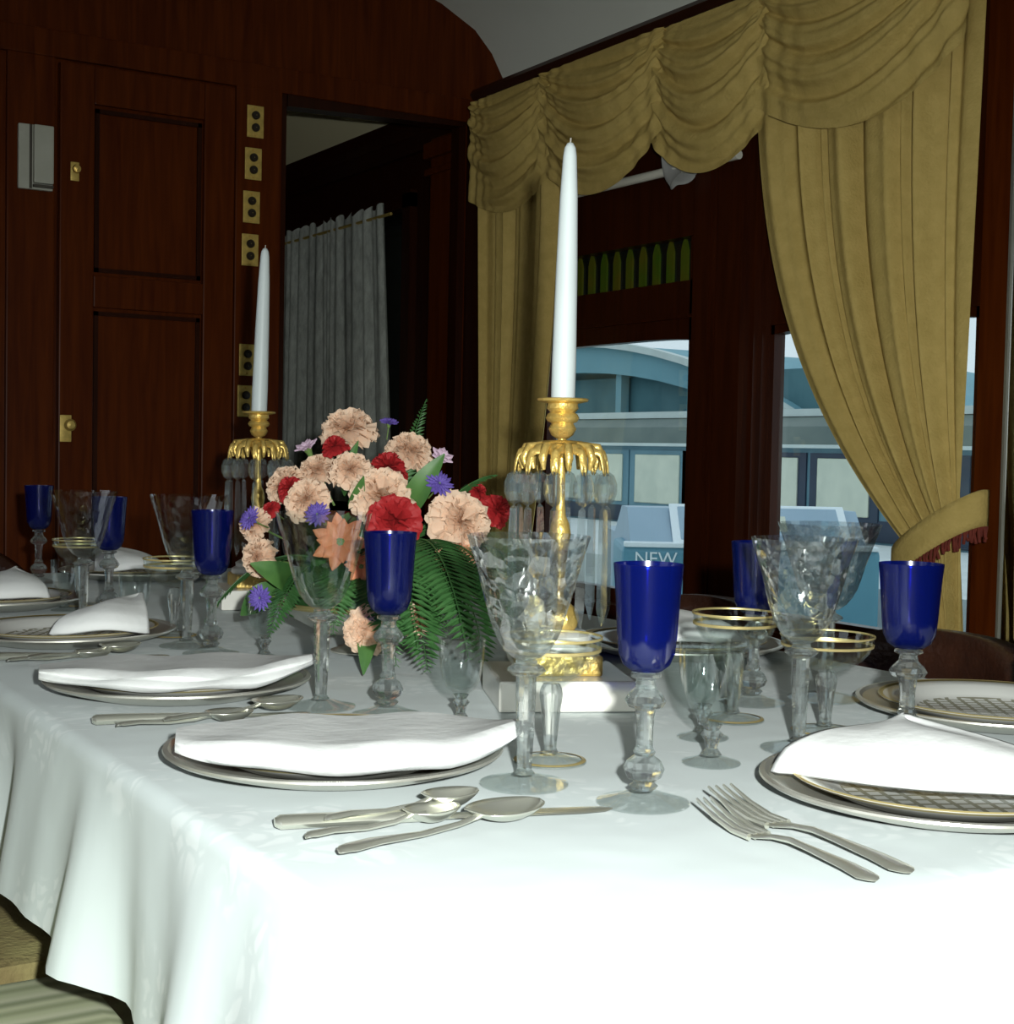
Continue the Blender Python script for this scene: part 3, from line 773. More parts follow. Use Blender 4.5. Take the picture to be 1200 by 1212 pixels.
def cordial_proto():
    t = thing('cordial_glass', '', 'glass', (0, 0, 0), 0, 'small clear cordial glasses')
    MB().lathe([(0.002, 0.030), (0.008, 0.031), (0.0145, 0.036), (0.0190, 0.044), (0.0215, 0.054), (0.0228, 0.066), (0.0234, 0.078), (0.0238, 0.087), (0.0230, 0.087), (0.0226, 0.078), (0.0219, 0.066), (0.0205, 0.055), (0.0180, 0.046), (0.0135, 0.0385), (0.002, 0.034)], 40).build('bowl', 'glass', t)
    MB().lathe([(0.001, 0.0305), (0.008, 0.030), (0.0055, 0.026), (0.009, 0.0225), (0.006, 0.0185), (0.0045, 0.012), (0.008, 0.007), (0.001, 0.0065)], 14).build('stem', 'stem_glass', t, angle=25)
    MB().lathe([(0.002, 0.0072), (0.008, 0.0068), (0.015, 0.004), (0.0225, 0.0018), (0.023, 0.001), (0.0222, 0.0002), (0.001, 0.0002)], 32).build('foot', 'foot_glass', t)
    return t
def place(proto, items):
    p0 = proto()
    for i, (x, y, lab, sc) in enumerate(items):
        if i == 0:
            p0.location = (x, y, ZC); p0.scale = sc; p0['label'] = lab
            p0.rotation_euler = (0, 0, 0.3)
        else: dup(p0, lab, (x, y, ZC), 0.3 + i * 1.1, None, sc)
one = (1, 1, 1)
place(wine_proto, [
    (0.683, 0.893, 'cobalt blue wine glass standing alone in front of the near candlestick', one),
    (0.671, 1.312, 'cobalt blue wine glass in front of the red carnation in the bouquet', one),
    (0.659, 1.798, 'cobalt blue wine glass at the left edge of the bouquet', one),
    (0.660, 2.266, 'cobalt blue wine glass third from the bouquet going away, overlapping a tall goblet', one),
    (0.690, 2.840, 'farthest and smallest cobalt blue wine glass, at the far table end', one),
    (1.022, 0.936, 'cobalt blue wine glass before the curtain tieback, behind a peaked napkin', (1.08, 1.08, 0.94)),
    (1.070, 1.205, 'cobalt blue wine glass seen through the right-hand crystal goblets', (1, 1, 0.95))])
place(goblet_proto, [
    (0.633, 0.989, 'tall flared crystal goblet in front of the near candlestick prisms', one),
    (0.940, 0.992, 'tall flared crystal goblet, front one of the overlapping pair at the right', (0.97, 0.97, 0.965)),
    (1.165, 1.190, 'tall flared crystal goblet, back one of the overlapping pair at the right', (1.14, 1.14, 0.97))])
place(lambda: goblet_proto(False), [
    (0.629, 1.384, 'tall flared goblet in front of the orange lily in the bouquet', one),
    (0.655, 1.882, 'tall flared goblet touching the blue glass left of the bouquet', one),
    (0.592, 2.165, 'tall flared goblet far down the left side, before the wood door', (0.98, 0.98, 0.98))])
place(coupe_proto, [
    (0.700, 1.052, 'gilt-rimmed coupe behind the nearest goblet, before the candlestick base', one),
    (0.982, 1.135, 'gilt-rimmed coupe standing between the clear cordials and the dark chair', one),
    (1.025, 1.045, 'gilt-rimmed coupe half hidden behind the right-hand goblet', (1.05, 1.05, 0.87)),
    (0.672, 1.985, 'gilt-rimmed coupe behind the goblet left of the bouquet', one),
    (0.655, 2.42, 'gilt-rimmed coupe farthest down the left side', one)])
place(cordial_proto, [
    (0.716, 1.239, 'small cordial glass in front of the fern fronds', one),
    (0.708, 1.735, 'small cordial glass with a violet flower behind its rim', one),
    (0.634, 2.047, 'small cordial glass left of the goblet, beside a napkin corner', one),
    (0.615, 2.36, 'small cordial glass farthest away on the left side', (0.95, 0.95, 0.95)),
    (0.826, 0.982, 'small cut cordial glass standing in front of the gilt coupe, right half', (1.16, 1.16, 1.17)),
    (0.893, 1.075, 'small cordial glass just behind the other one, right of centre', (1.1, 1.1, 1.1))])

# ------------------------------------------------------------------ plates
ch = thing('charger_plate', '', 'plate', (0, 0, 0), 0, 'silver charger plates')
MB().lathe([(0.002, 0.0025), (0.095, 0.0025), (0.105, 0.006), (0.135, 0.013), (0.148, 0.0165), (0.1535, 0.0175), (0.155, 0.0165), (0.150, 0.0135), (0.135, 0.009), (0.106, 0.0012), (0.095, 0.0002), (0.002, 0.0002)], 72).build('dish', 'silver_plate', ch)
MB().lathe([(0.1465, 0.0162), (0.1500, 0.0190), (0.1545, 0.0185), (0.1550, 0.0168), (0.1500, 0.0150)], 72, mod=lambda a, z: 1 + 0.006 * math.sin(36 * a)).build('gadroon_rim', 'silver_plate', ch)
dp = thing('dinner_plate', '', 'plate', (0, 0, 0), 0, 'white lattice dinner plates')
MB().lathe([(0.001, 0.004), (0.083, 0.004), (0.092, 0.008), (0.112, 0.0145), (0.128, 0.0185), (0.1295, 0.0178), (0.126, 0.0155), (0.110, 0.0105), (0.092, 0.003), (0.070, 0.0003), (0.001, 0.0003)], 72).build('dish', 'china', dp)
MB().lathe([(0.127, 0.0188), (0.1285, 0.0192), (0.1298, 0.0182), (0.1285, 0.0176)], 72).build('gilt_rim', 'gilt', dp)
settings = [(0.525, 1.125, 0.0, 0.94, 'nearest on the left side, its napkin beside the nearest goblet'),
            (0.527, 1.540, 0.1, 0.94, 'second along the left side, left of the cordial and the bouquet'),
            (0.525, 2.005, 0.2, 0.96, 'third along the left side, bare lattice at its left'),
            (0.525, 2.460, 0.3, 0.96, 'fourth along the left side, near the far end'),
            (0.900, 2.890, 0.6, 1.0, 'at the far end of the table, behind the far glasses'),
            (0.905, 0.787, 0.35, 0.95, 'at the near end, beside the two forks'),
            (1.250, 1.020, 0.15, 0.95, 'nearest on the window side, by the dark chair and mirror'),
            (1.245, 1.560, 0.2, 0.95, 'on the window side behind the blue glass and coupes')]
for i, (x, y, a, sc, w) in enumerate(settings):
    l1 = 'silver charger plate ' + w; l2 = 'white lattice dinner plate ' + w
    if i == 0:
        ch.location = (x, y, ZC); ch['label'] = l1; dp.location = (x, y, ZC + 0.0030); dp['label'] = l2; ch.scale = (sc, sc, 1); dp.scale = (sc, sc, 1)
    else:
        dup(ch, l1, (x, y, ZC), a, None, (sc, sc, 1)); dup(dp, l2, (x, y, ZC + 0.0030), a, None, (sc, sc, 1))

# ------------------------------------------------------------------ napkins
NZ = 0.0225
def strip_napkin(label, loc, rot, L, W, seed=0):
    """linen folded twice into a thick strip with a soft rolled front edge"""
    m = MB()
    sec = [(0.5, 0.000), (0.47, 0.010), (0.1, 0.0165), (-0.22, 0.0175), (-0.36, 0.0165), (-0.43, 0.0120), (-0.40, 0.0095), (-0.46, 0.0085), (-0.50, 0.0045), (-0.47, 0.0002), (0.0, 0.0)]
    n = 40; rings = []
    for i in range(n + 1):
        u = i / n; x = (u - 0.5) * L
        e = 1 - abs(2 * u - 1) ** 6
        ring = []
        for k, (v, z) in enumerate(sec):
            bow = -0.020 * (4 * u * (1 - u)) if v < 0 else 0.004 * (4 * u * (1 - u))
            sag = 0.010 * (2 * u - 1) ** 2
            lift = 0.014 * max(0, u - 0.72) / 0.28 * (0.5 - v)
            wob = 0.0015 * math.sin(u * 17 + k + seed)
            tp = 1 - 0.62 * abs(2 * u - 1) ** 3.2
            dish = -0.006 * math.sin(PI * min(1, max(0, (0.45 - v) / 0.8))) * e if z > 0.012 else 0
            ring.append(m.bm.verts.new((x, v * W * tp + bow, z * (0.45 + 0.55 * (1 - abs(2 * u - 1) ** 3)) * 1.12 + sag * 0.6 + lift + wob + dish)))
        rings.append(ring)
    q = len(sec)
    for i in range(n):
        for k in range(q):
            m.bm.faces.new((rings[i][k], rings[i][(k + 1) % q], rings[i + 1][(k + 1) % q], rings[i + 1][k]))
    m.bm.faces.new(rings[0]); m.bm.faces.new(list(reversed(rings[-1])))
    o = m.build('napkin', 'napkin', angle=50)
    o.location = loc; o.rotation_euler = (0, 0, rot)
    return tag(o, label, 'napkin', 'folded white linen napkins')
strip_napkin('folded white napkin across the nearest plate on the left side', (0.527, 1.090, ZC + NZ), rad(-20), 0.295, 0.180, 1)
strip_napkin('folded white napkin across the second plate on the left side', (0.522, 1.508, ZC + NZ), rad(-15), 0.300, 0.175, 2)
def peak_napkin(label, loc, pts, seed=0):
    """three-cornered fold: front edge from A to B is a soft roll, the corner P stands up"""
    A_, B2, P = [Vector(p) for p in pts]
    m = MB()
    def fn(u, v):
        front = A_.lerp(B2, u); q = front.lerp(P, v)
        out = (front - P); out.z = 0; out.normalize()
        bulge = 4 * u * (1 - u) * 0.030 * (1 - v) ** 2
        z = q.z + 0.014 * math.sin(PI * v) * (1 - v) + 0.008 * (1 - v) * 4 * u * (1 - u) + 0.0015 * math.sin(9 * u + 5 * v + seed)
        if v < 0.12: z -= 0.012 * (1 - v / 0.12) ** 2
        return (q.x + out.x * bulge, q.y + out.y * bulge, z)
    m.grid(fn, 30, 22)
    o = m.build('napkin', 'napkin', solid=0.007, angle=60)
    o.location = loc
    return tag(o, label, 'napkin', 'folded white linen napkins')
peak_napkin('white napkin with a raised corner on the near-end plate by the forks', (0, 0, ZC + NZ + 0.006), [(0.795, 0.868, 0.0), (0.940, 0.660, 0.002), (0.935, 0.860, 0.024)], 1)
peak_napkin('white napkin with its corner toward the cordial, third plate on the left', (0, 0, ZC + NZ + 0.006), [(0.485, 1.93, 0.0), (0.605, 1.895, 0.003), (0.632, 2.010, 0.030)], 2)
peak_napkin('white napkin on the far-end plate, beneath the farthest blue glass', (0, 0, ZC + NZ + 0.006), [(0.80, 2.84, 0.0), (0.93, 2.80, 0.003), (0.84, 2.98, 0.034)], 3)
peak_napkin('white napkin on the window-side plate nearest the mirror', (0, 0, ZC + NZ + 0.006), [(1.215, 0.955, 0.0), (1.36, 0.94, 0.003), (1.325, 1.045, 0.030)], 4)
peak_napkin('white napkin on the window-side plate behind the coupes', (0, 0, ZC + NZ + 0.006), [(1.15, 1.54, 0.0), (1.30, 1.49, 0.003), (1.24, 1.65, 0.03)], 5)
peak_napkin('white napkin on the fourth plate along the left side', (0, 0, ZC + NZ + 0.006), [(0.44, 2.40, 0.0), (0.59, 2.36, 0.003), (0.57, 2.50, 0.03)], 6)

# ------------------------------------------------------------------ cutlery (length along +x, handle end at 0)
def knife_proto():
    t = thing('table_knife', '', 'knife', (0, 0, 0), 0, 'silver table knives')
    MB().strap([(0, 0.006), (0.004, 0.006), (0.03, 0.006), (0.07, 0.0055), (0.10, 0.005), (0.108, 0.005)], [0.010, 0.019, 0.018, 0.014, 0.012, 0.013], [0.006, 0.010, 0.010, 0.009, 0.008, 0.008]).build('handle', 'silver', t)
    MB().strap([(0.106, 0.0045), (0.125, 0.004), (0.18, 0.0035), (0.225, 0.003), (0.243, 0.003), (0.25, 0.003)], [0.010, 0.015, 0.018, 0.019, 0.014, 0.003], [0.006, 0.003, 0.0025, 0.002, 0.002, 0.001]).build('blade', 'silver', t)
    return t
def spoon_proto():
    t = thing('spoon', '', 'spoon', (0, 0, 0), 0, 'silver spoons')
    MB().strap([(0, 0.006), (0.0015, 0.007), (0.005, 0.008), (0.010, 0.008), (0.03, 0.0085), (0.07, 0.006), (0.105, 0.007), (0.125, 0.010)], [0.003, 0.010, 0.0155, 0.0175, 0.015, 0.008, 0.006, 0.007], [0.001, 0.002, 0.003, 0.004, 0.004, 0.004, 0.004, 0.004]).build('handle', 'silver', t)
    m = MB()
    def fn(u, v):
        x = 0.121 + 0.064 * u
        w = 0.0215 * math.sin(PI * (0.06 + 0.94 * u) ** 0.85) ** 0.55 + 0.0015
        y = w * (2 * v - 1)
        d = (1 - (2 * v - 1) ** 2) * math.sin(PI * u) ** 0.7
        return (x, y, 0.013 - 0.0105 * d)
    m.grid(fn, 20, 12)
    m.build('bowl', 'silver', t, solid=0.0012, angle=70)
    return t
def fork_proto():
    t = thing('fork', '', 'fork', (0, 0, 0), 0, 'silver forks')
    MB().strap([(0, 0.004), (0.0015, 0.0045), (0.005, 0.005), (0.011, 0.005), (0.03, 0.007), (0.07, 0.009), (0.095, 0.010), (0.115, 0.008), (0.126, 0.006), (0.138, 0.005)], [0.003, 0.011, 0.0175, 0.0205, 0.0175, 0.010, 0.0075, 0.008, 0.020, 0.026], [0.001, 0.002, 0.003, 0.004, 0.004, 0.004, 0.0045, 0.0035, 0.0028, 0.0024]).build('handle', 'silver', t)
    m = MB()
    for k in range(4):
        y = (k - 1.5) * 0.0072
        m.tube([(0.134, y * 0.95, 0.0050), (0.155, y, 0.0055), (0.18, y * 1.02, 0.0105), (0.204, y * 1.02, 0.019)], [0.0027, 0.0023, 0.0019, 0.0010], 8)
    m.build('tines', 'silver', t)
    return t
def lay(proto, items):
    p0 = proto(); base = p0
    for i, (x, y, x2, y2, L0, lab, z) in enumerate(items):
        a = math.atan2(y2 - y, x2 - x); s = math.hypot(x2 - x, y2 - y) / L0
        if i == 0:
            p0.location = (x, y, ZC + z); p0.rotation_euler = (0, 0, a); p0.scale = (s, s, 1); p0['label'] = lab
        else: dup(base, lab, (x, y, ZC + z), a, None, (s, s, 1))
lay(knife_proto, [(0.397, 0.950, 0.645, 0.882, 0.25, 'silver knife lying nearest the camera on the left, before the nearest plate', 0),
                  (0.388, 1.385, 0.600, 1.345, 0.25, 'silver knife between the first and second plates on the left', 0),
                  (0.385, 1.850, 0.600, 1.790, 0.25, 'silver knife between the second and third plates on the left', 0)])
lay(spoon_proto, [(0.405, 0.858, 0.590, 0.906 - 0.006, 0.185, 'large silver spoon closest to the table corner', 0),
                  (0.400, 0.902, 0.528, 0.914, 0.185, 'small silver spoon in front of the nearest knife', 0),
                  (0.425, 0.925, 0.556, 0.935, 0.185, 'small silver spoon lying against the nearest knife blade', 0.004),
                  (0.400, 1.345, 0.535, 1.338, 0.185, 'small silver spoon left of the nearest plate, beside the knife', 0),
                  (0.440, 1.325, 0.597, 1.362, 0.185, 'silver spoon whose dark bowl points at the second goblet foot', 0.005),
                  (0.400, 1.800, 0.530, 1.805, 0.185, 'small silver spoon below the third plate on the left', 0),
                  (0.420, 1.780, 0.572, 1.822, 0.185, 'silver spoon pointing at the goblet below the third plate', 0.005)])
lay(fork_proto, [(0.718, 0.650, 0.724, 0.850, 0.204, 'large silver fork to the left of the near-end plate', 0),
                 (0.684, 0.648, 0.690, 0.824, 0.204, 'small silver fork outermost at the near end, beside the large fork', 0)])

# ------------------------------------------------------------------ candlesticks and candles
def candlestick_proto():
    t = thing('candlestick', '', 'candlestick', (0, 0, 0), 0, 'gilt candlesticks hung with crystal prisms')
    MB().span((-0.074, -0.074, 0), (0.074, 0.074, 0.033), 0.003).build('base_slab', 'marble', t, smooth=False)
    MB().span((-0.043, -0.043, 0.033), (0.043, 0.043, 0.055), 0.003).build('plinth', 'brass', t, smooth=False)
    MB().lathe([(0.001, 0.055), (0.042, 0.055), (0.044, 0.058), (0.043, 0.064), (0.036, 0.068), (0.037, 0.074), (0.030, 0.078), (0.001, 0.078)], 36).build('marble_step', 'marble', t)
    MB().lathe([(0.001, 0.078), (0.018, 0.078), (0.021, 0.083), (0.0235, 0.092), (0.021, 0.101), (0.013, 0.108), (0.006, 0.114), (0.005, 0.122), (0.009, 0.128), (0.0065, 0.135), (0.0075, 0.15), (0.0095, 0.17), (0.012, 0.185), (0.010, 0.196), (0.006, 0.205), (0.0045, 0.22), (0.0045, 0.268), (0.012, 0.272), (0.012, 0.28), (0.005, 0.284), (0.005, 0.29), (0.001, 0.29)], 24, mod=lambda a, z: 1 + (0.05 * math.sin(8 * a) if 0.08 < z < 0.105 else 0)).build('stem', 'brass', t)
    # leafy crown from which the prisms hang
    m = MB()
    NP = 10
    for k in range(NP):
        a0 = 2 * PI * k / NP
        def leaf(u, v, a0=a0):
            r = 0.008 + 0.044 * math.sin(u * PI / 2)
            z = 0.284 - 0.004 * u - 0.024 * u ** 4
            w = (0.003 + 0.0075 * abs(math.sin(PI * min(1, u * 1.5))) ** 0.8 + 0.004 * u ** 3) * (1 - 0.8 * u ** 9)
            s = (2 * v - 1)
            zz = z - 0.006 * s * s * (0.4 + u) + 0.0015 * math.sin(u * 20)
            return (r * math.cos(a0) - w * s * math.sin(a0), r * math.sin(a0) + w * s * math.cos(a0), zz)
        m.grid(leaf, 14, 6)
        # scroll hanging between the leaves
        a1 = a0 + PI / NP
        d_ = Vector((math.cos(a1), math.sin(a1), 0))
        m.tube([d_ * 0.020 + Vector((0, 0, 0.283)), d_ * 0.040 + Vector((0, 0, 0.280)), d_ * 0.046 + Vector((0, 0, 0.268)), d_ * 0.043 + Vector((0, 0, 0.256))], [0.003, 0.004, 0.004, 0.0015], 8)
    m.lathe([(0.006, 0.287), (0.022, 0.286), (0.026, 0.2845), (0.022, 0.2835), (0.006, 0.284)], 40)
    m.build('crown', 'brass', t, solid=0.0015, angle=60)
    MB().lathe([(0.001, 0.288), (0.006, 0.289), (0.012, 0.293), (0.0155, 0.300), (0.012, 0.306), (0.0165, 0.308), (0.0185, 0.312), (0.0165, 0.316), (0.0135, 0.318), (0.0175, 0.322), (0.0165, 0.3275), (0.0275, 0.330), (0.0285, 0.3325), (0.0265, 0.3335), (0.0145, 0.332), (0.0145, 0.322), (0.001, 0.321)], 32).build('candle_cup', 'brass', t)
    # prisms
    for k in range(NP):
        a = 2 * PI * k / NP
        d_ = Vector((math.cos(a), math.sin(a), 0)) * 0.0515
        pr = MB()
        pr.lathe([(0.0012, 0.086), (0.0048, 0.098), (0.0068, 0.105), (0.0058, 0.19), (0.0048, 0.212), (0.0012, 0.216)], 3, d_, Matrix.Rotation(a, 3, 'Z'), cap=True)
        po = pr.build('prism', 'prism_glass', t, smooth=False)
        b = MB(); b.lathe([(0.0012, 0.216), (0.008, 0.2205), (0.0115, 0.230), (0.0115, 0.240), (0.008, 0.2495), (0.0012, 0.254)], 8, d_, None, cap=True)
        b.build('bead', 'prism_glass', po, smooth=False)
        h = MB(); h.tube([d_ + Vector((0, 0, 0.253)), d_ + Vector((0, 0, 0.264))], 0.0009, 6); h.build('hook', 'brass', po)
    return t
cs = candlestick_proto()
cs.location = (0.880, 1.312, ZC); cs.rotation_euler = (0, 0, rad(-24)); cs['label'] = 'gilt candlestick with hanging crystal prisms, nearer one, right of the bouquet'
cs2 = dup(cs, 'gilt candlestick with hanging crystal prisms, farther one, behind the bouquet by the door', (0.933, 2.325, ZC), rad(-10))
cd = thing('taper_candle', 'tall white taper candle in the nearer candlestick, before the gold curtain', 'candle', (0.880, 1.312, ZC + 0.3222), (rad(-0.6), rad(0.9), 0), 'white taper candles')
MB().lathe([(0.001, 0.0), (0.0132, 0.0), (0.0133, 0.05), (0.0118, 0.15), (0.0098, 0.23), (0.0075, 0.275), (0.0062, 0.284), (0.0035, 0.289), (0.001, 0.290)], 28).build('wax', 'wax', cd)
MB().tube([(0, 0, 0.288), (0.0005, 0, 0.295)], 0.0009, 6).build('wick', 'wick', cd)
dup(cd, 'tall white taper candle in the farther candlestick, before the brass plates', (0.933, 2.325, ZC + 0.3222), (rad(0.2), rad(1.4), 0))

# ------------------------------------------------------------------ bouquet
BC = Vector((0.855, 1.745, TZ))
bw = thing('flower_bowl', 'low footed bowl with gilt rim holding the flowers', 'bowl', (BC.x, BC.y, ZC))
MB().lathe([(0.002, 0.022), (0.030, 0.0225), (0.065, 0.030), (0.095, 0.046), (0.113, 0.064), (0.110, 0.064), (0.092, 0.048), (0.062, 0.034), (0.002, 0.026)], 56).build('bowl_body', 'silver_plate', bw)
MB().lathe([(0.110, 0.0625), (0.114, 0.0625), (0.1165, 0.066), (0.114, 0.0695), (0.110, 0.0695), (0.1085, 0.066), (0.110, 0.0625)], 56).build('rim', 'gilt', bw)
MB().lathe([(0.002, 0.024), (0.022, 0.023), (0.018, 0.014), (0.035, 0.006), (0.045, 0.002), (0.045, 0.0003), (0.002, 0.0003)], 40).build('foot', 'silver_plate', bw)

def orient(direction, spin=0.0):
    q = Vector(direction).normalized().to_track_quat('Z', 'Y')
    return (q.to_matrix().to_4x4() @ Matrix.Rotation(spin, 4, 'Z')).to_euler()

def carnation_mesh(seed, frill=1.0, layers=6):
    """unit bloom (radius about 1) opening along +z"""
    r_ = random.Random(seed); m = MB()
    for L in range(layers):
        tl = L / (layers - 1)
        cnt = int(12 - 5 * tl)
        tilt = -0.15 + 1.45 * tl            # outer petals lie flat, inner ones stand up
        length = 1.0 - 0.22 * tl
        for k in range(cnt):
            a = 2 * PI * (k + 0.5 * (L % 2)) / cnt + r_.uniform(-0.2, 0.2)
            tt = tilt + r_.uniform(-0.15, 0.15); ph = r_.uniform(0, 6)
            ln = length * r_.uniform(0.88, 1.08); wd = 0.52 * r_.uniform(0.9, 1.15)
            ca, sa = math.cos(a), math.sin(a)
            def pf(u, v, tt=tt, ph=ph, ln=ln, wd=wd, ca=ca, sa=sa, tl=tl):
                s = 2 * v - 1
                w = wd * (0.15 + 0.85 * u ** 0.8) * s
                edge = u ** 2
                rr = ln * u * (1 - 0.14 * s * s) + frill * 0.05 * edge * math.sin(s * 9 + ph)
                ruff = frill * (0.15 * edge * math.sin(s * 6 + ph) + 0.09 * edge * math.sin(s * 13 + ph * 2))
                curl = -0.25 * u * u * (1 - tl)
                x = rr * math.cos(tt) - ruff * math.sin(tt) * 0.6
                z = rr * math.sin(tt) + ruff * math.cos(tt) + curl + 0.12
                return (x * ca - w * sa, x * sa + w * ca, z * 0.85)
            m.grid(pf, 5, 9)
    return m
def star_mesh(n, length, width, cup, rows=1, seed=0, point=1.0):
    r_ = random.Random(seed); m = MB()
    for R_ in range(rows):
        for k in range(n):
            a = 2 * PI * (k + 0.5 * (R_ % 2)) / n + r_.uniform(-0.08, 0.08)
            ca, sa = math.cos(a), math.sin(a); tt = cup + 0.45 * R_ + r_.uniform(-0.1, 0.1)
            ln = length * (1 - 0.18 * R_)
            def pf(u, v, ca=ca, sa=sa, tt=tt, ln=ln):
                s = 2 * v - 1
                w = width * (math.sin(PI * min(0.999, 0.08 + 0.92 * u ** point)) ** 0.7 + 0.02) * s
                x = ln * u * math.cos(tt * (1 - 0.5 * u)); z = ln * u * math.sin(tt * (1 - 0.5 * u)) - 0.08 * s * s
                return (x * ca - w * sa, x * sa + w * ca, z)
            m.grid(pf, 7, 4)
    return m
def bloom_mesh(kind, seed):
    if kind == 'carnation': return carnation_mesh(seed)
    if kind == 'red': return carnation_mesh(seed, 0.55, 4)
    if kind == 'violet': return star_mesh(15, 1.0, 0.16, 0.25, 3, seed)
    if kind == 'lilac': return star_mesh(6, 1.0, 0.36, 0.9, 2, seed)
    return star_mesh(7, 1.0, 0.26, 0.35, 2, seed, 0.8)
def flower_proto(name, cat, group, kind, mat, seed):
    t = thing(name, '', cat, (0, 0, 0), 0, group)
    bloom_mesh(kind, seed).build('bloom', mat, t, angle=80)
    MB().lathe([(0.05, -0.62), (0.16, -0.55), (0.22, -0.25), (0.30, 0.02), (0.20, 0.10), (0.02, 0.12)], 12).build('calyx', 'stem', t)
    st = MB().tube([(0, 0, -0.55), (0.03, 0.02, -1.2), (0.0, 0.05, -1.9)], 0.055, 6); st.build('stem', 'stem', t)
    return t
def bouquet(name, cat, group, kind, mat, items, seed):
    protos = [flower_proto(name, cat, group, kind, mat, seed), None]
    p0 = protos[0]
    for i, (x, y, z, r, lab) in enumerate(items):
        pos = Vector((x, y, z))
        d_ = (pos - (BC + Vector((0, 0, 0.10)))).normalized() + Vector((-0.42, -0.72, 0.12)) * 0.75
        e = orient(d_, i * 1.3)
        base = pos - d_.normalized() * r * 0.25
        if i == 0:
            p0.location = base; p0.rotation_euler = e; p0.scale = (r, r, r); p0['label'] = lab
        else: dup(p0, lab, base, e, None, (r, r, r))
bouquet('carnation', 'flower', 'peach carnations in the bouquet', 'carnation', 'peach', [
    (0.863, 1.822, 1.057, 0.0400, 'large peach carnation at the very top of the bouquet'),
    (0.924, 1.747, 1.027, 0.0345, 'peach carnation at the upper right, below the small violet tip'),
    (0.822, 1.726, 1.001, 0.0290, 'peach carnation just below the top one, beside a green bud'),
    (0.805, 1.796, 0.998, 0.0290, 'peach carnation at upper left, beside the white and violet flower'),
    (0.766, 1.819, 0.978, 0.0300, 'peach carnation on the left shoulder holding a red one'),
    (0.762, 1.738, 0.960, 0.0310, 'peach carnation above the violet flower behind the goblet rim'),
    (0.830, 1.649, 0.969, 0.0410, 'large peach carnation in the centre, above the red carnation'),
    (0.919, 1.593, 0.937, 0.0420, 'large peach carnation at the right edge, left of the near candlestick'),
    (0.718, 1.810, 0.923, 0.0245, 'peach carnation at the far left of the bouquet, above a blue glass'),
    (0.714, 1.787, 0.880, 0.0265, 'peach carnation low at left, between blue glass and goblet'),
    (0.761, 1.542, 0.806, 0.0300, 'peach carnation hanging low left of the blue glass stem'),
    (0.824, 1.539, 0.816, 0.0220, 'small peach carnation low right of the blue glass stem')], 11)
bouquet('carnation', 'flower', 'salmon carnations in the bouquet', 'carnation', 'salmon', [
    (0.913, 1.590, 0.893, 0.0270, 'salmon carnation tucked under the right-hand peach one')], 15)
bouquet('carnation', 'flower', 'red carnations in the bouquet', 'red', 'red', [
    (0.817, 1.585, 0.940, 0.0350, 'large red carnation right above the middle blue glass'),
    (0.879, 1.727, 1.004, 0.0280, 'red carnation above the large central peach one'),
    (0.751, 1.765, 0.973, 0.0200, 'small red carnation set in the left peach carnations'),
    (0.989, 1.621, 0.948, 0.0240, 'red carnation at the far right of the bouquet'),
    (0.823, 1.780, 1.030, 0.0190, 'small red carnation under the topmost peach one'),
    (0.992, 1.678, 0.971, 0.0150, 'tiny red carnation peeping above the right-hand flowers'),
    (0.738, 1.799, 0.942, 0.0130, 'tiny red carnation at the lower left shoulder')], 21)
bouquet('aster', 'flower', 'violet asters in the bouquet', 'violet', 'violet', [
    (0.897, 1.615, 0.984, 0.0200, 'round violet aster on the right, above the large peach carnation'),
    (0.912, 1.792, 1.065, 0.0135, 'small violet aster at the top beside the highest carnation'),
    (0.749, 1.670, 0.942, 0.0180, 'violet aster seen through the goblet rim'),
    (0.672, 1.669, 0.837, 0.0175, 'violet aster drooping over the small cordial glass'),
    (0.697, 1.772, 0.932, 0.0175, 'violet aster at the far left above the blue glass')], 31)
bouquet('freesia', 'flower', 'pale lilac freesias in the bouquet', 'lilac', 'lilac', [
    (0.935, 1.681, 1.016, 0.0190, 'pale lilac freesia at the upper right'),
    (0.805, 1.832, 1.026, 0.0200, 'pale lilac freesia standing out at the upper left')], 41)
bouquet('lily', 'flower', 'orange lilies in the bouquet', 'lily', 'orange', [
    (0.750, 1.602, 0.911, 0.0380, 'orange lily spread behind the flared goblet'),
    (0.775, 1.592, 0.880, 0.0220, 'smaller orange lily right of the large one, by the blue glass')], 51)

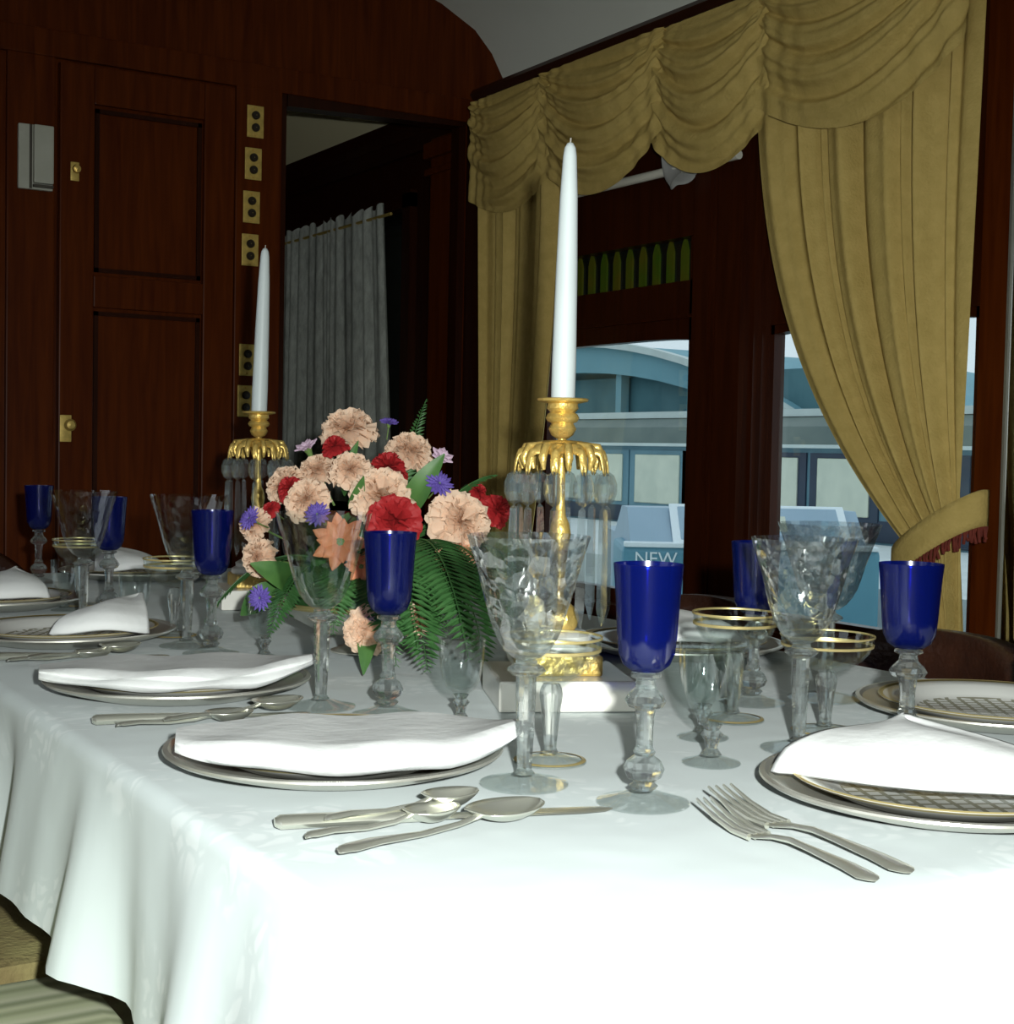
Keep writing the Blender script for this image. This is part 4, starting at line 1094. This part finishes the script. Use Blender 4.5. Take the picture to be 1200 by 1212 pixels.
# ferns
def frond(label, pts, wide, seed, name='fern_frond'):
    """arching midrib with paired leaflets"""
    m = MB(); P = [Vector(p) for p in pts]; n = 46
    def bez(t_):
        if len(P) == 3: return P[0] * (1 - t_) ** 2 + P[1] * 2 * t_ * (1 - t_) + P[2] * t_ ** 2
        return P[0] * (1 - t_) ** 3 + P[1] * 3 * t_ * (1 - t_) ** 2 + P[2] * 3 * t_ * t_ * (1 - t_) + P[3] * t_ ** 3
    spine = [bez(i / n) for i in range(n + 1)]
    m.tube(spine, [0.0016 * (1 - 0.7 * i / n) for i in range(n + 1)], 5)
    r_ = random.Random(seed)
    for i in range(4, n + 1):
        t_ = i / n; d_ = (spine[min(i + 1, n)] - spine[i - 1]).normalized()
        side = d_.cross(Vector((0, 0, 1)))
        if side.length < 0.2: side = d_.cross(Vector((0.5, 0.86, 0)))
        side.normalize(); up = side.cross(d_).normalized()
        w_ = wide * math.sin(PI * (0.12 + 0.86 * t_)) ** 0.8
        for s in (-1, 1):
            tip = spine[i] + side * s * w_ + d_ * w_ * 0.55 - up * w_ * 0.18 + Vector((0, 0, r_.uniform(-0.002, 0.002)))
            hw = min(0.0050, w_ * 0.2)
            mid = spine[i].lerp(tip, 0.45) + up * w_ * 0.05
            v0 = m.bm.verts.new(spine[i]); v1 = m.bm.verts.new(mid + d_ * hw); v2 = m.bm.verts.new(tip); v3 = m.bm.verts.new(mid - d_ * hw)
            vm = m.bm.verts.new(mid - up * 0.0012)
            m.bm.faces.new((v0, v1, vm)); m.bm.faces.new((v1, v2, vm)); m.bm.faces.new((v2, v3, vm)); m.bm.faces.new((v3, v0, vm))
    o = m.build(name, 'fern', smooth=False)
    return tag(o, label, 'fern', 'fern fronds in the bouquet')
c0 = (0.86, 1.70, 0.85)
frond('fern frond spilling forward onto the cloth behind the cordial', [c0, (0.83, 1.62, 0.99), (0.77, 1.43, 0.80)], 0.052, 1)
frond('fern frond reaching down toward the marble candlestick base', [c0, (0.87, 1.58, 1.00), (0.815, 1.395, 0.79)], 0.052, 2)
frond('fern frond hanging beside the candlestick prisms', [c0, (0.93, 1.60, 0.98), (0.905, 1.455, 0.81)], 0.048, 3)
frond('fern frond fanning out right beneath the large peach carnation', [c0, (0.95, 1.63, 0.96), (0.985, 1.53, 0.85)], 0.045, 4)
frond('fern frond drooping between the goblet and the blue glass', [c0, (0.80, 1.62, 0.94), (0.765, 1.475, 0.775)], 0.042, 5)
frond('fern frond in the middle of the right side, below the red carnation', [c0, (0.87, 1.60, 0.95), (0.845, 1.47, 0.83)], 0.05, 6)
frond('fern frond close under the red carnation, behind the blue glass', [c0, (0.83, 1.59, 0.93), (0.80, 1.50, 0.86)], 0.048, 12)
frond('fern frond low at the right, brushing the candlestick slab', [c0, (0.90, 1.56, 0.94), (0.855, 1.425, 0.775)], 0.05, 13)
frond('fern frond curling onto the cloth right of the blue glass stem', [c0, (0.84, 1.58, 0.90), (0.795, 1.455, 0.77)], 0.05, 14)
frond('fern sprig rising at the top right of the bouquet', [c0, (0.91, 1.75, 1.0), (0.956, 1.766, 1.095)], 0.018, 7)
frond('fern sprig pointing right toward the gold curtain', [c0, (0.96, 1.69, 0.99), (1.02, 1.68, 0.992)], 0.024, 8)
frond('fern frond low on the far left by the blue glass', [(0.84, 1.74, 0.85), (0.75, 1.82, 0.93), (0.665, 1.84, 0.79)], 0.036, 9)
frond('fern frond sweeping down left behind the cordial', [(0.84, 1.74, 0.85), (0.76, 1.74, 0.92), (0.70, 1.70, 0.785)], 0.036, 10)
frond('fern frond over the bowl rim behind the goblet stem', [(0.84, 1.72, 0.85), (0.78, 1.66, 0.93), (0.735, 1.585, 0.80)], 0.036, 11)

def leaf_thing(label, base, tip, width, seed):
    m = MB(); b_, t_ = Vector(base), Vector(tip); d_ = (t_ - b_); L = d_.length; d_.normalize()
    side = d_.cross(Vector((-0.5, -0.8, 0.3))).normalized(); up = side.cross(d_)
    def fn(u, v):
        s = 2 * v - 1
        w_ = width * math.sin(PI * min(1, u * 0.97 + 0.02)) ** 0.8
        return b_ + d_ * L * u + side * s * w_ + up * (0.25 * w_ * abs(s) + 0.02 * math.sin(PI * u))
    m.grid(fn, 10, 6)
    o = m.build('broad_leaf', 'green')
    return tag(o, label, 'leaf', 'broad green leaves in the bouquet')
leaf_thing('broad green leaf standing between the upper peach carnations', (0.84, 1.72, 0.94), (0.80, 1.64, 0.99), 0.012, 1)
leaf_thing('broad green leaf at left, above the violet-topped cordial', (0.76, 1.77, 0.84), (0.685, 1.73, 0.875), 0.018, 2)
leaf_thing('broad green leaf under the low peach carnation', (0.80, 1.60, 0.82), (0.745, 1.52, 0.758), 0.014, 3)
leaf_thing('broad green leaf among the lower left flowers', (0.76, 1.78, 0.84), (0.70, 1.80, 0.80), 0.018, 4)
leaf_thing('broad dark leaf near the violet aster on the right', (0.88, 1.68, 0.93), (0.905, 1.62, 1.02), 0.016, 5)
leaf_thing('green bud leaf just under the topmost carnation', (0.83, 1.76, 0.96), (0.835, 1.73, 1.035), 0.008, 6)
# moss mound that holds the stems in the bowl
mo = MB()
def moss(u, v):
    a = u * 2 * PI; ph = v * PI / 2
    r = 0.096 * math.cos(ph); k = 1 + 0.06 * math.sin(7 * a + 9 * v)
    return (BC.x + r * k * math.cos(a), BC.y + r * k * math.sin(a), TZ + 0.05 + 0.135 * math.sin(ph) * k)
mo.grid(moss, 40, 12)
tag(mo.build('foliage', 'fern'), 'dark packed greenery filling the flower bowl', 'foliage', None, 'stuff')

# ------------------------------------------------------------------ chairs
def tub_chair_proto():
    t = thing('tub_chair', '', 'chair', (0, 0, 0), 0, 'dark leather tub chairs')
    def back(u, v):
        a = rad(-62) + rad(124) * u
        top = 0.775 - 0.13 * abs(2 * u - 1) ** 3.2
        r = 0.245 + 0.02 * v
        return (r * math.cos(a), r * math.sin(a) * 1.0, 0.30 + (top - 0.30) * v)
    MB().grid(back, 40, 14).build('backrest', 'leather', t, solid=0.045, angle=70)
    MB().lathe([(0.001, 0.33), (0.215, 0.33), (0.22, 0.345), (0.22, 0.42), (0.21, 0.445), (0.19, 0.455), (0.001, 0.46)], 36).build('seat', 'leather', t)
    for k in range(4):
        a = rad(45 + 90 * k)
        MB().lathe([(0.014, 0.0), (0.018, 0.1), (0.024, 0.335)], 12, (0.165 * math.cos(a), 0.165 * math.sin(a), 0), cap=True).build('leg', 'dark_leg', t)
    return t
tc = tub_chair_proto()
tc.location = (1.385, 1.95, 0); tc['label'] = 'dark leather chair by the wood post between the windows'
dup(tc, 'dark leather chair beneath the tied curtain at the right', (1.385, 1.425, 0), 0)
dup(tc, 'dark leather chair at the far end of the table, before the door', (0.62, 3.40, 0), rad(90))
M['tapestry'] = principled('tapestry', (0.34, 0.30, 0.12), 0.9, noise=(14, (0.20, 0.15, 0.06), 5), bump=(150, 0.3))
def side_chair(label, loc, fabric):
    q = thing('dining_chair', label, 'chair', loc, 0)
    MB().span((-0.22, -0.235, 0.40), (0.24, 0.225, 0.478), 0.018).build('seat', fabric, q)
    MB().span((-0.215, -0.23, 0.35), (0.235, 0.22, 0.40), 0.004).build('seat_frame', 'mahogany', q, smooth=False)
    MB().span((-0.245, -0.22, 0.55), (-0.205, 0.21, 0.92), 0.012).build('backrest', fabric, q)
    for x in (-0.20, 0.215):
        for y in (-0.21, 0.20):
            MB().lathe([(0.014, 0.0), (0.018, 0.15), (0.022, 0.36)], 12, (x, y, 0), cap=True).build('leg', 'dark_leg', q)
    for y in (-0.19, 0.18):
        MB().tube([(-0.205, y, 0.36), (-0.215, y, 0.5), (-0.225, y, 0.6)], 0.016, 10).build('back_post', 'dark_leg', q)
side_chair('striped upholstered chair seat at the lower left corner, below the cloth hem', (0.17, 1.265, 0), 'seat_stripe')
side_chair('brown tapestry chair seat beyond the striped one, below the cloth hem', (0.17, 1.765, 0), 'tapestry')

# ------------------------------------------------------------------ outside: platform, rail car, shed, van
struct(MB().span((2.7, -30, -1.35), (90, 120, -1.25)).build('ground', 'gravel', smooth=False))
struct(MB().span((10.5, -5, -1.25), (15.8, 60, -0.26)).build('platform', 'concrete', smooth=False))

rcar = thing('railway_coach', 'teal railway coach with pale window blinds, standing beyond the windows', 'train', (16, 20, -0.9))
def L_(y): return y - 20
MB().span((0, -12, 0.4), (2.8, 12, 2.12)).build('body', 'car_teal', rcar, smooth=False)
m = MB(); m.prism([(-0.10, 2.10), (2.9, 2.10), (2.8, 2.4), (2.2, 2.62), (0.6, 2.62), (0.0, 2.4)], -12.1, 12.1, 1); m.build('roof', 'roof_grey', rcar, smooth=False)
MB().span((-0.14, -12.1, 2.055), (0, 12.1, 2.11)).build('gutter', 'car_trim', rcar, smooth=False)
m = MB(); m.span((0.45, -12.1, 2.58), (0.58, 12.1, 2.70)); m.build('roof_edge', 'car_trim', rcar, smooth=False)
m = MB(); m.span((-0.02, -12, 0.66), (0, 12, 0.98)); m.build('lower_band', 'car_navy', rcar, smooth=False)
for a, b in ((24.3, 23.1), (22.85, 21.75), (21.35, 20.05), (19.8, 18.6), (17.95, 17.05), (16.6, 15.5), (14.9, 13.8)):
    wf = MB().span((-0.03, L_(b) - 0.18, 0.95), (0, L_(a) + 0.18, 1.98)).build('window_frame', 'car_navy' if a < 18 else 'car_teal', rcar, smooth=False)
    MB().span((-0.05, L_(b), 1.02), (-0.03, L_(a), 1.90), 0.02).build('window_blind', 'blind', wf, smooth=False)
m = MB()
for y in (-9, -7, 7, 9):
    m.lathe([(0.01, 0), (0.42, 0), (0.42, 0.1), (0.01, 0.1)], 20, (0.3, y, 0.08), Matrix.Rotation(rad(90), 3, 'Y'))
m.build('wheels', 'tyre', rcar)

shed = thing('train_shed', 'blue arched station shed with a curved roof, far behind the coach', 'building', (26, 40, -1.25))
arch = []
for i in range(25):
    t_ = -1 + 2 * i / 24; y = 15.0 * t_
    arch.append((y, 5.75 - 3.9 * abs(t_) ** 2.3))
inner = [(y, z - 0.62 - 0.35 * (1 - abs(y) / 15.0)) for y, z in arch]
MB().prism(arch + list(reversed(inner)), 0, 14, 0).build('arched_roof', 'shed_blue', shed, smooth=False)
edge = [(y, z + 0.10) for y, z in arch] + [(y, z - 0.10) for y, z in reversed(arch)]
MB().prism(edge, -0.25, 0.05, 0).build('roof_edge', 'car_trim', shed, smooth=False)
MB().span((0.6, -14, 0), (0.8, 14, 4.6)).build('wall', 'shed_dark', shed, smooth=False)
for y in (-11, -7.5, -4.0, -0.5, 3.0, 6.5, 10):
    MB().span((0.2, y - 0.14, 0), (0.5, y + 0.14, 4.9 - 2.6 * (abs(y) / 15) ** 2.3)).build('column', 'shed_blue', shed, smooth=False)
MB().span((-2.0, -30, 2.2), (0.5, 14, 2.55)).build('lean_to_roof', 'roof_grey', shed, smooth=False)

van = thing('van', 'pale blue van with white-edged windscreen and lettered bonnet outside the window', 'van', (8.04, 9.11, -1.25), math.atan2(-0.29, 0.46))
# local x runs across the van's front, local y away from the viewer
MB().span((-1.08, 0.0, 0.35), (1.08, 1.2, 1.50), 0.05).build('bonnet', 'van_blue', van, smooth=False)
m = MB(); m.prism([(0.15, 1.50), (0.62, 1.80), (1.3, 1.79), (2.2, 1.5), (4.2, 1.45), (4.2, 0.4), (1.2, 0.4)], -1.0, 1.0, 0); m.build('body', 'van_pale', van, smooth=False)
rot = Matrix.Rotation(math.atan2(0.34, 0.47), 3, 'X')
wf = MB().box((0.12, 0.375, 1.672), (1.52, 0.55, 0.02), rot, 0.008).build('windscreen_frame', 'van_white', van, smooth=False)
MB().box((0.12, 0.372, 1.680), (1.38, 0.45, 0.02), rot, 0.008).build('windscreen', 'van_pale', wf, smooth=False)  # opaque pale blue painted in place of reflected sky
MB().box((0.14, 0.36, 1.69), (0.42, 0.20, 0.012), rot, 0.004).build('windscreen_reflection', 'blind', wf, smooth=False)  # pale slab painted as a reflection lying on the windscreen
MB().span((-1.06, -0.02, 1.49), (1.06, 0.16, 1.53), 0.008).build('bonnet_trim', 'van_white', van, smooth=False)
for x in (-0.8, 0.8):
    for y in (0.8, 3.4):
        MB().lathe([(0.01, -0.1), (0.33, -0.1), (0.35, -0.05), (0.35, 0.05), (0.33, 0.1), (0.01, 0.1)], 24, (x * 1.25, y, 0.352), Matrix.Rotation(rad(90), 3, 'Y')).build('wheel', 'tyre', van)
cu = bpy.data.curves.new('lettering', 'FONT'); cu.body = 'NEW BELT'; cu.size = 0.155; cu.extrude = 0.004
cu.materials.append(M['van_white'])
tmp = bpy.data.objects.new('lettering_curve', cu); C.objects.link(tmp); bpy.context.view_layer.update()
lme = bpy.data.meshes.new_from_object(tmp.evaluated_get(bpy.context.evaluated_depsgraph_get())); bpy.data.objects.remove(tmp)
tx = bpy.data.objects.new('lettering', lme); C.objects.link(tx); tx.parent = van
tx.location = (-0.98, -0.008, 1.345); tx.rotation_euler = (rad(90), 0, 0)

# ------------------------------------------------------------------ world, flash, camera
wd = bpy.data.worlds.new('world'); S.world = wd; wd.use_nodes = True
bg = wd.node_tree.nodes['Background']; bg.inputs['Color'].default_value = (0.86, 0.94, 1.0, 1); bg.inputs['Strength'].default_value = 0.95

cam_d = bpy.data.cameras.new('camera'); cam = bpy.data.objects.new('camera', cam_d); C.objects.link(cam)
right = Vector((0.8509, -0.5249, 0.0200)); down = Vector((-0.0055, -0.0470, -0.9989)); fwd = Vector((0.5253, 0.8499, -0.0429))
mt = Matrix((right, -down, -fwd)).transposed().to_4x4()
mt.translation = Vector((0, 0, 1.026))
cam.matrix_world = mt
cam_d.sensor_fit = 'HORIZONTAL'; cam_d.sensor_width = 36; cam_d.lens = 36 * 1700 / 1200
cam_d.clip_start = 0.02
S.camera = cam

fl = bpy.data.lights.new('camera_flash', 'SPOT'); fl.energy = 152; fl.spot_size = rad(104); fl.spot_blend = 1.0; fl.shadow_soft_size = 0.014; fl.color = (0.95, 1.0, 0.96)
flo = bpy.data.objects.new('camera_flash', fl); C.objects.link(flo)
flo.location = Vector((0, 0, 1.026)) + right * 0.065 + Vector((0, 0, 0.055)) - fwd * 0.02
flo.rotation_euler = (fwd + Vector((0, 0, -0.22))).to_track_quat('-Z', 'Y').to_euler()

S.view_settings.view_transform = 'Standard'; S.view_settings.look = 'None'; S.view_settings.gamma = 1.0
S.view_settings.exposure = 0.0
try: S.view_settings.use_curve_mapping = False
except Exception: pass
S.cycles.use_denoising = True
S.cycles.caustics_reflective = False; S.cycles.caustics_refractive = False
S.cycles.max_bounces = 14; S.cycles.transparent_max_bounces = 24; S.cycles.transmission_bounces = 10; S.cycles.diffuse_bounces = 3; S.cycles.glossy_bounces = 5
S.cycles.sample_clamp_indirect = 6.0
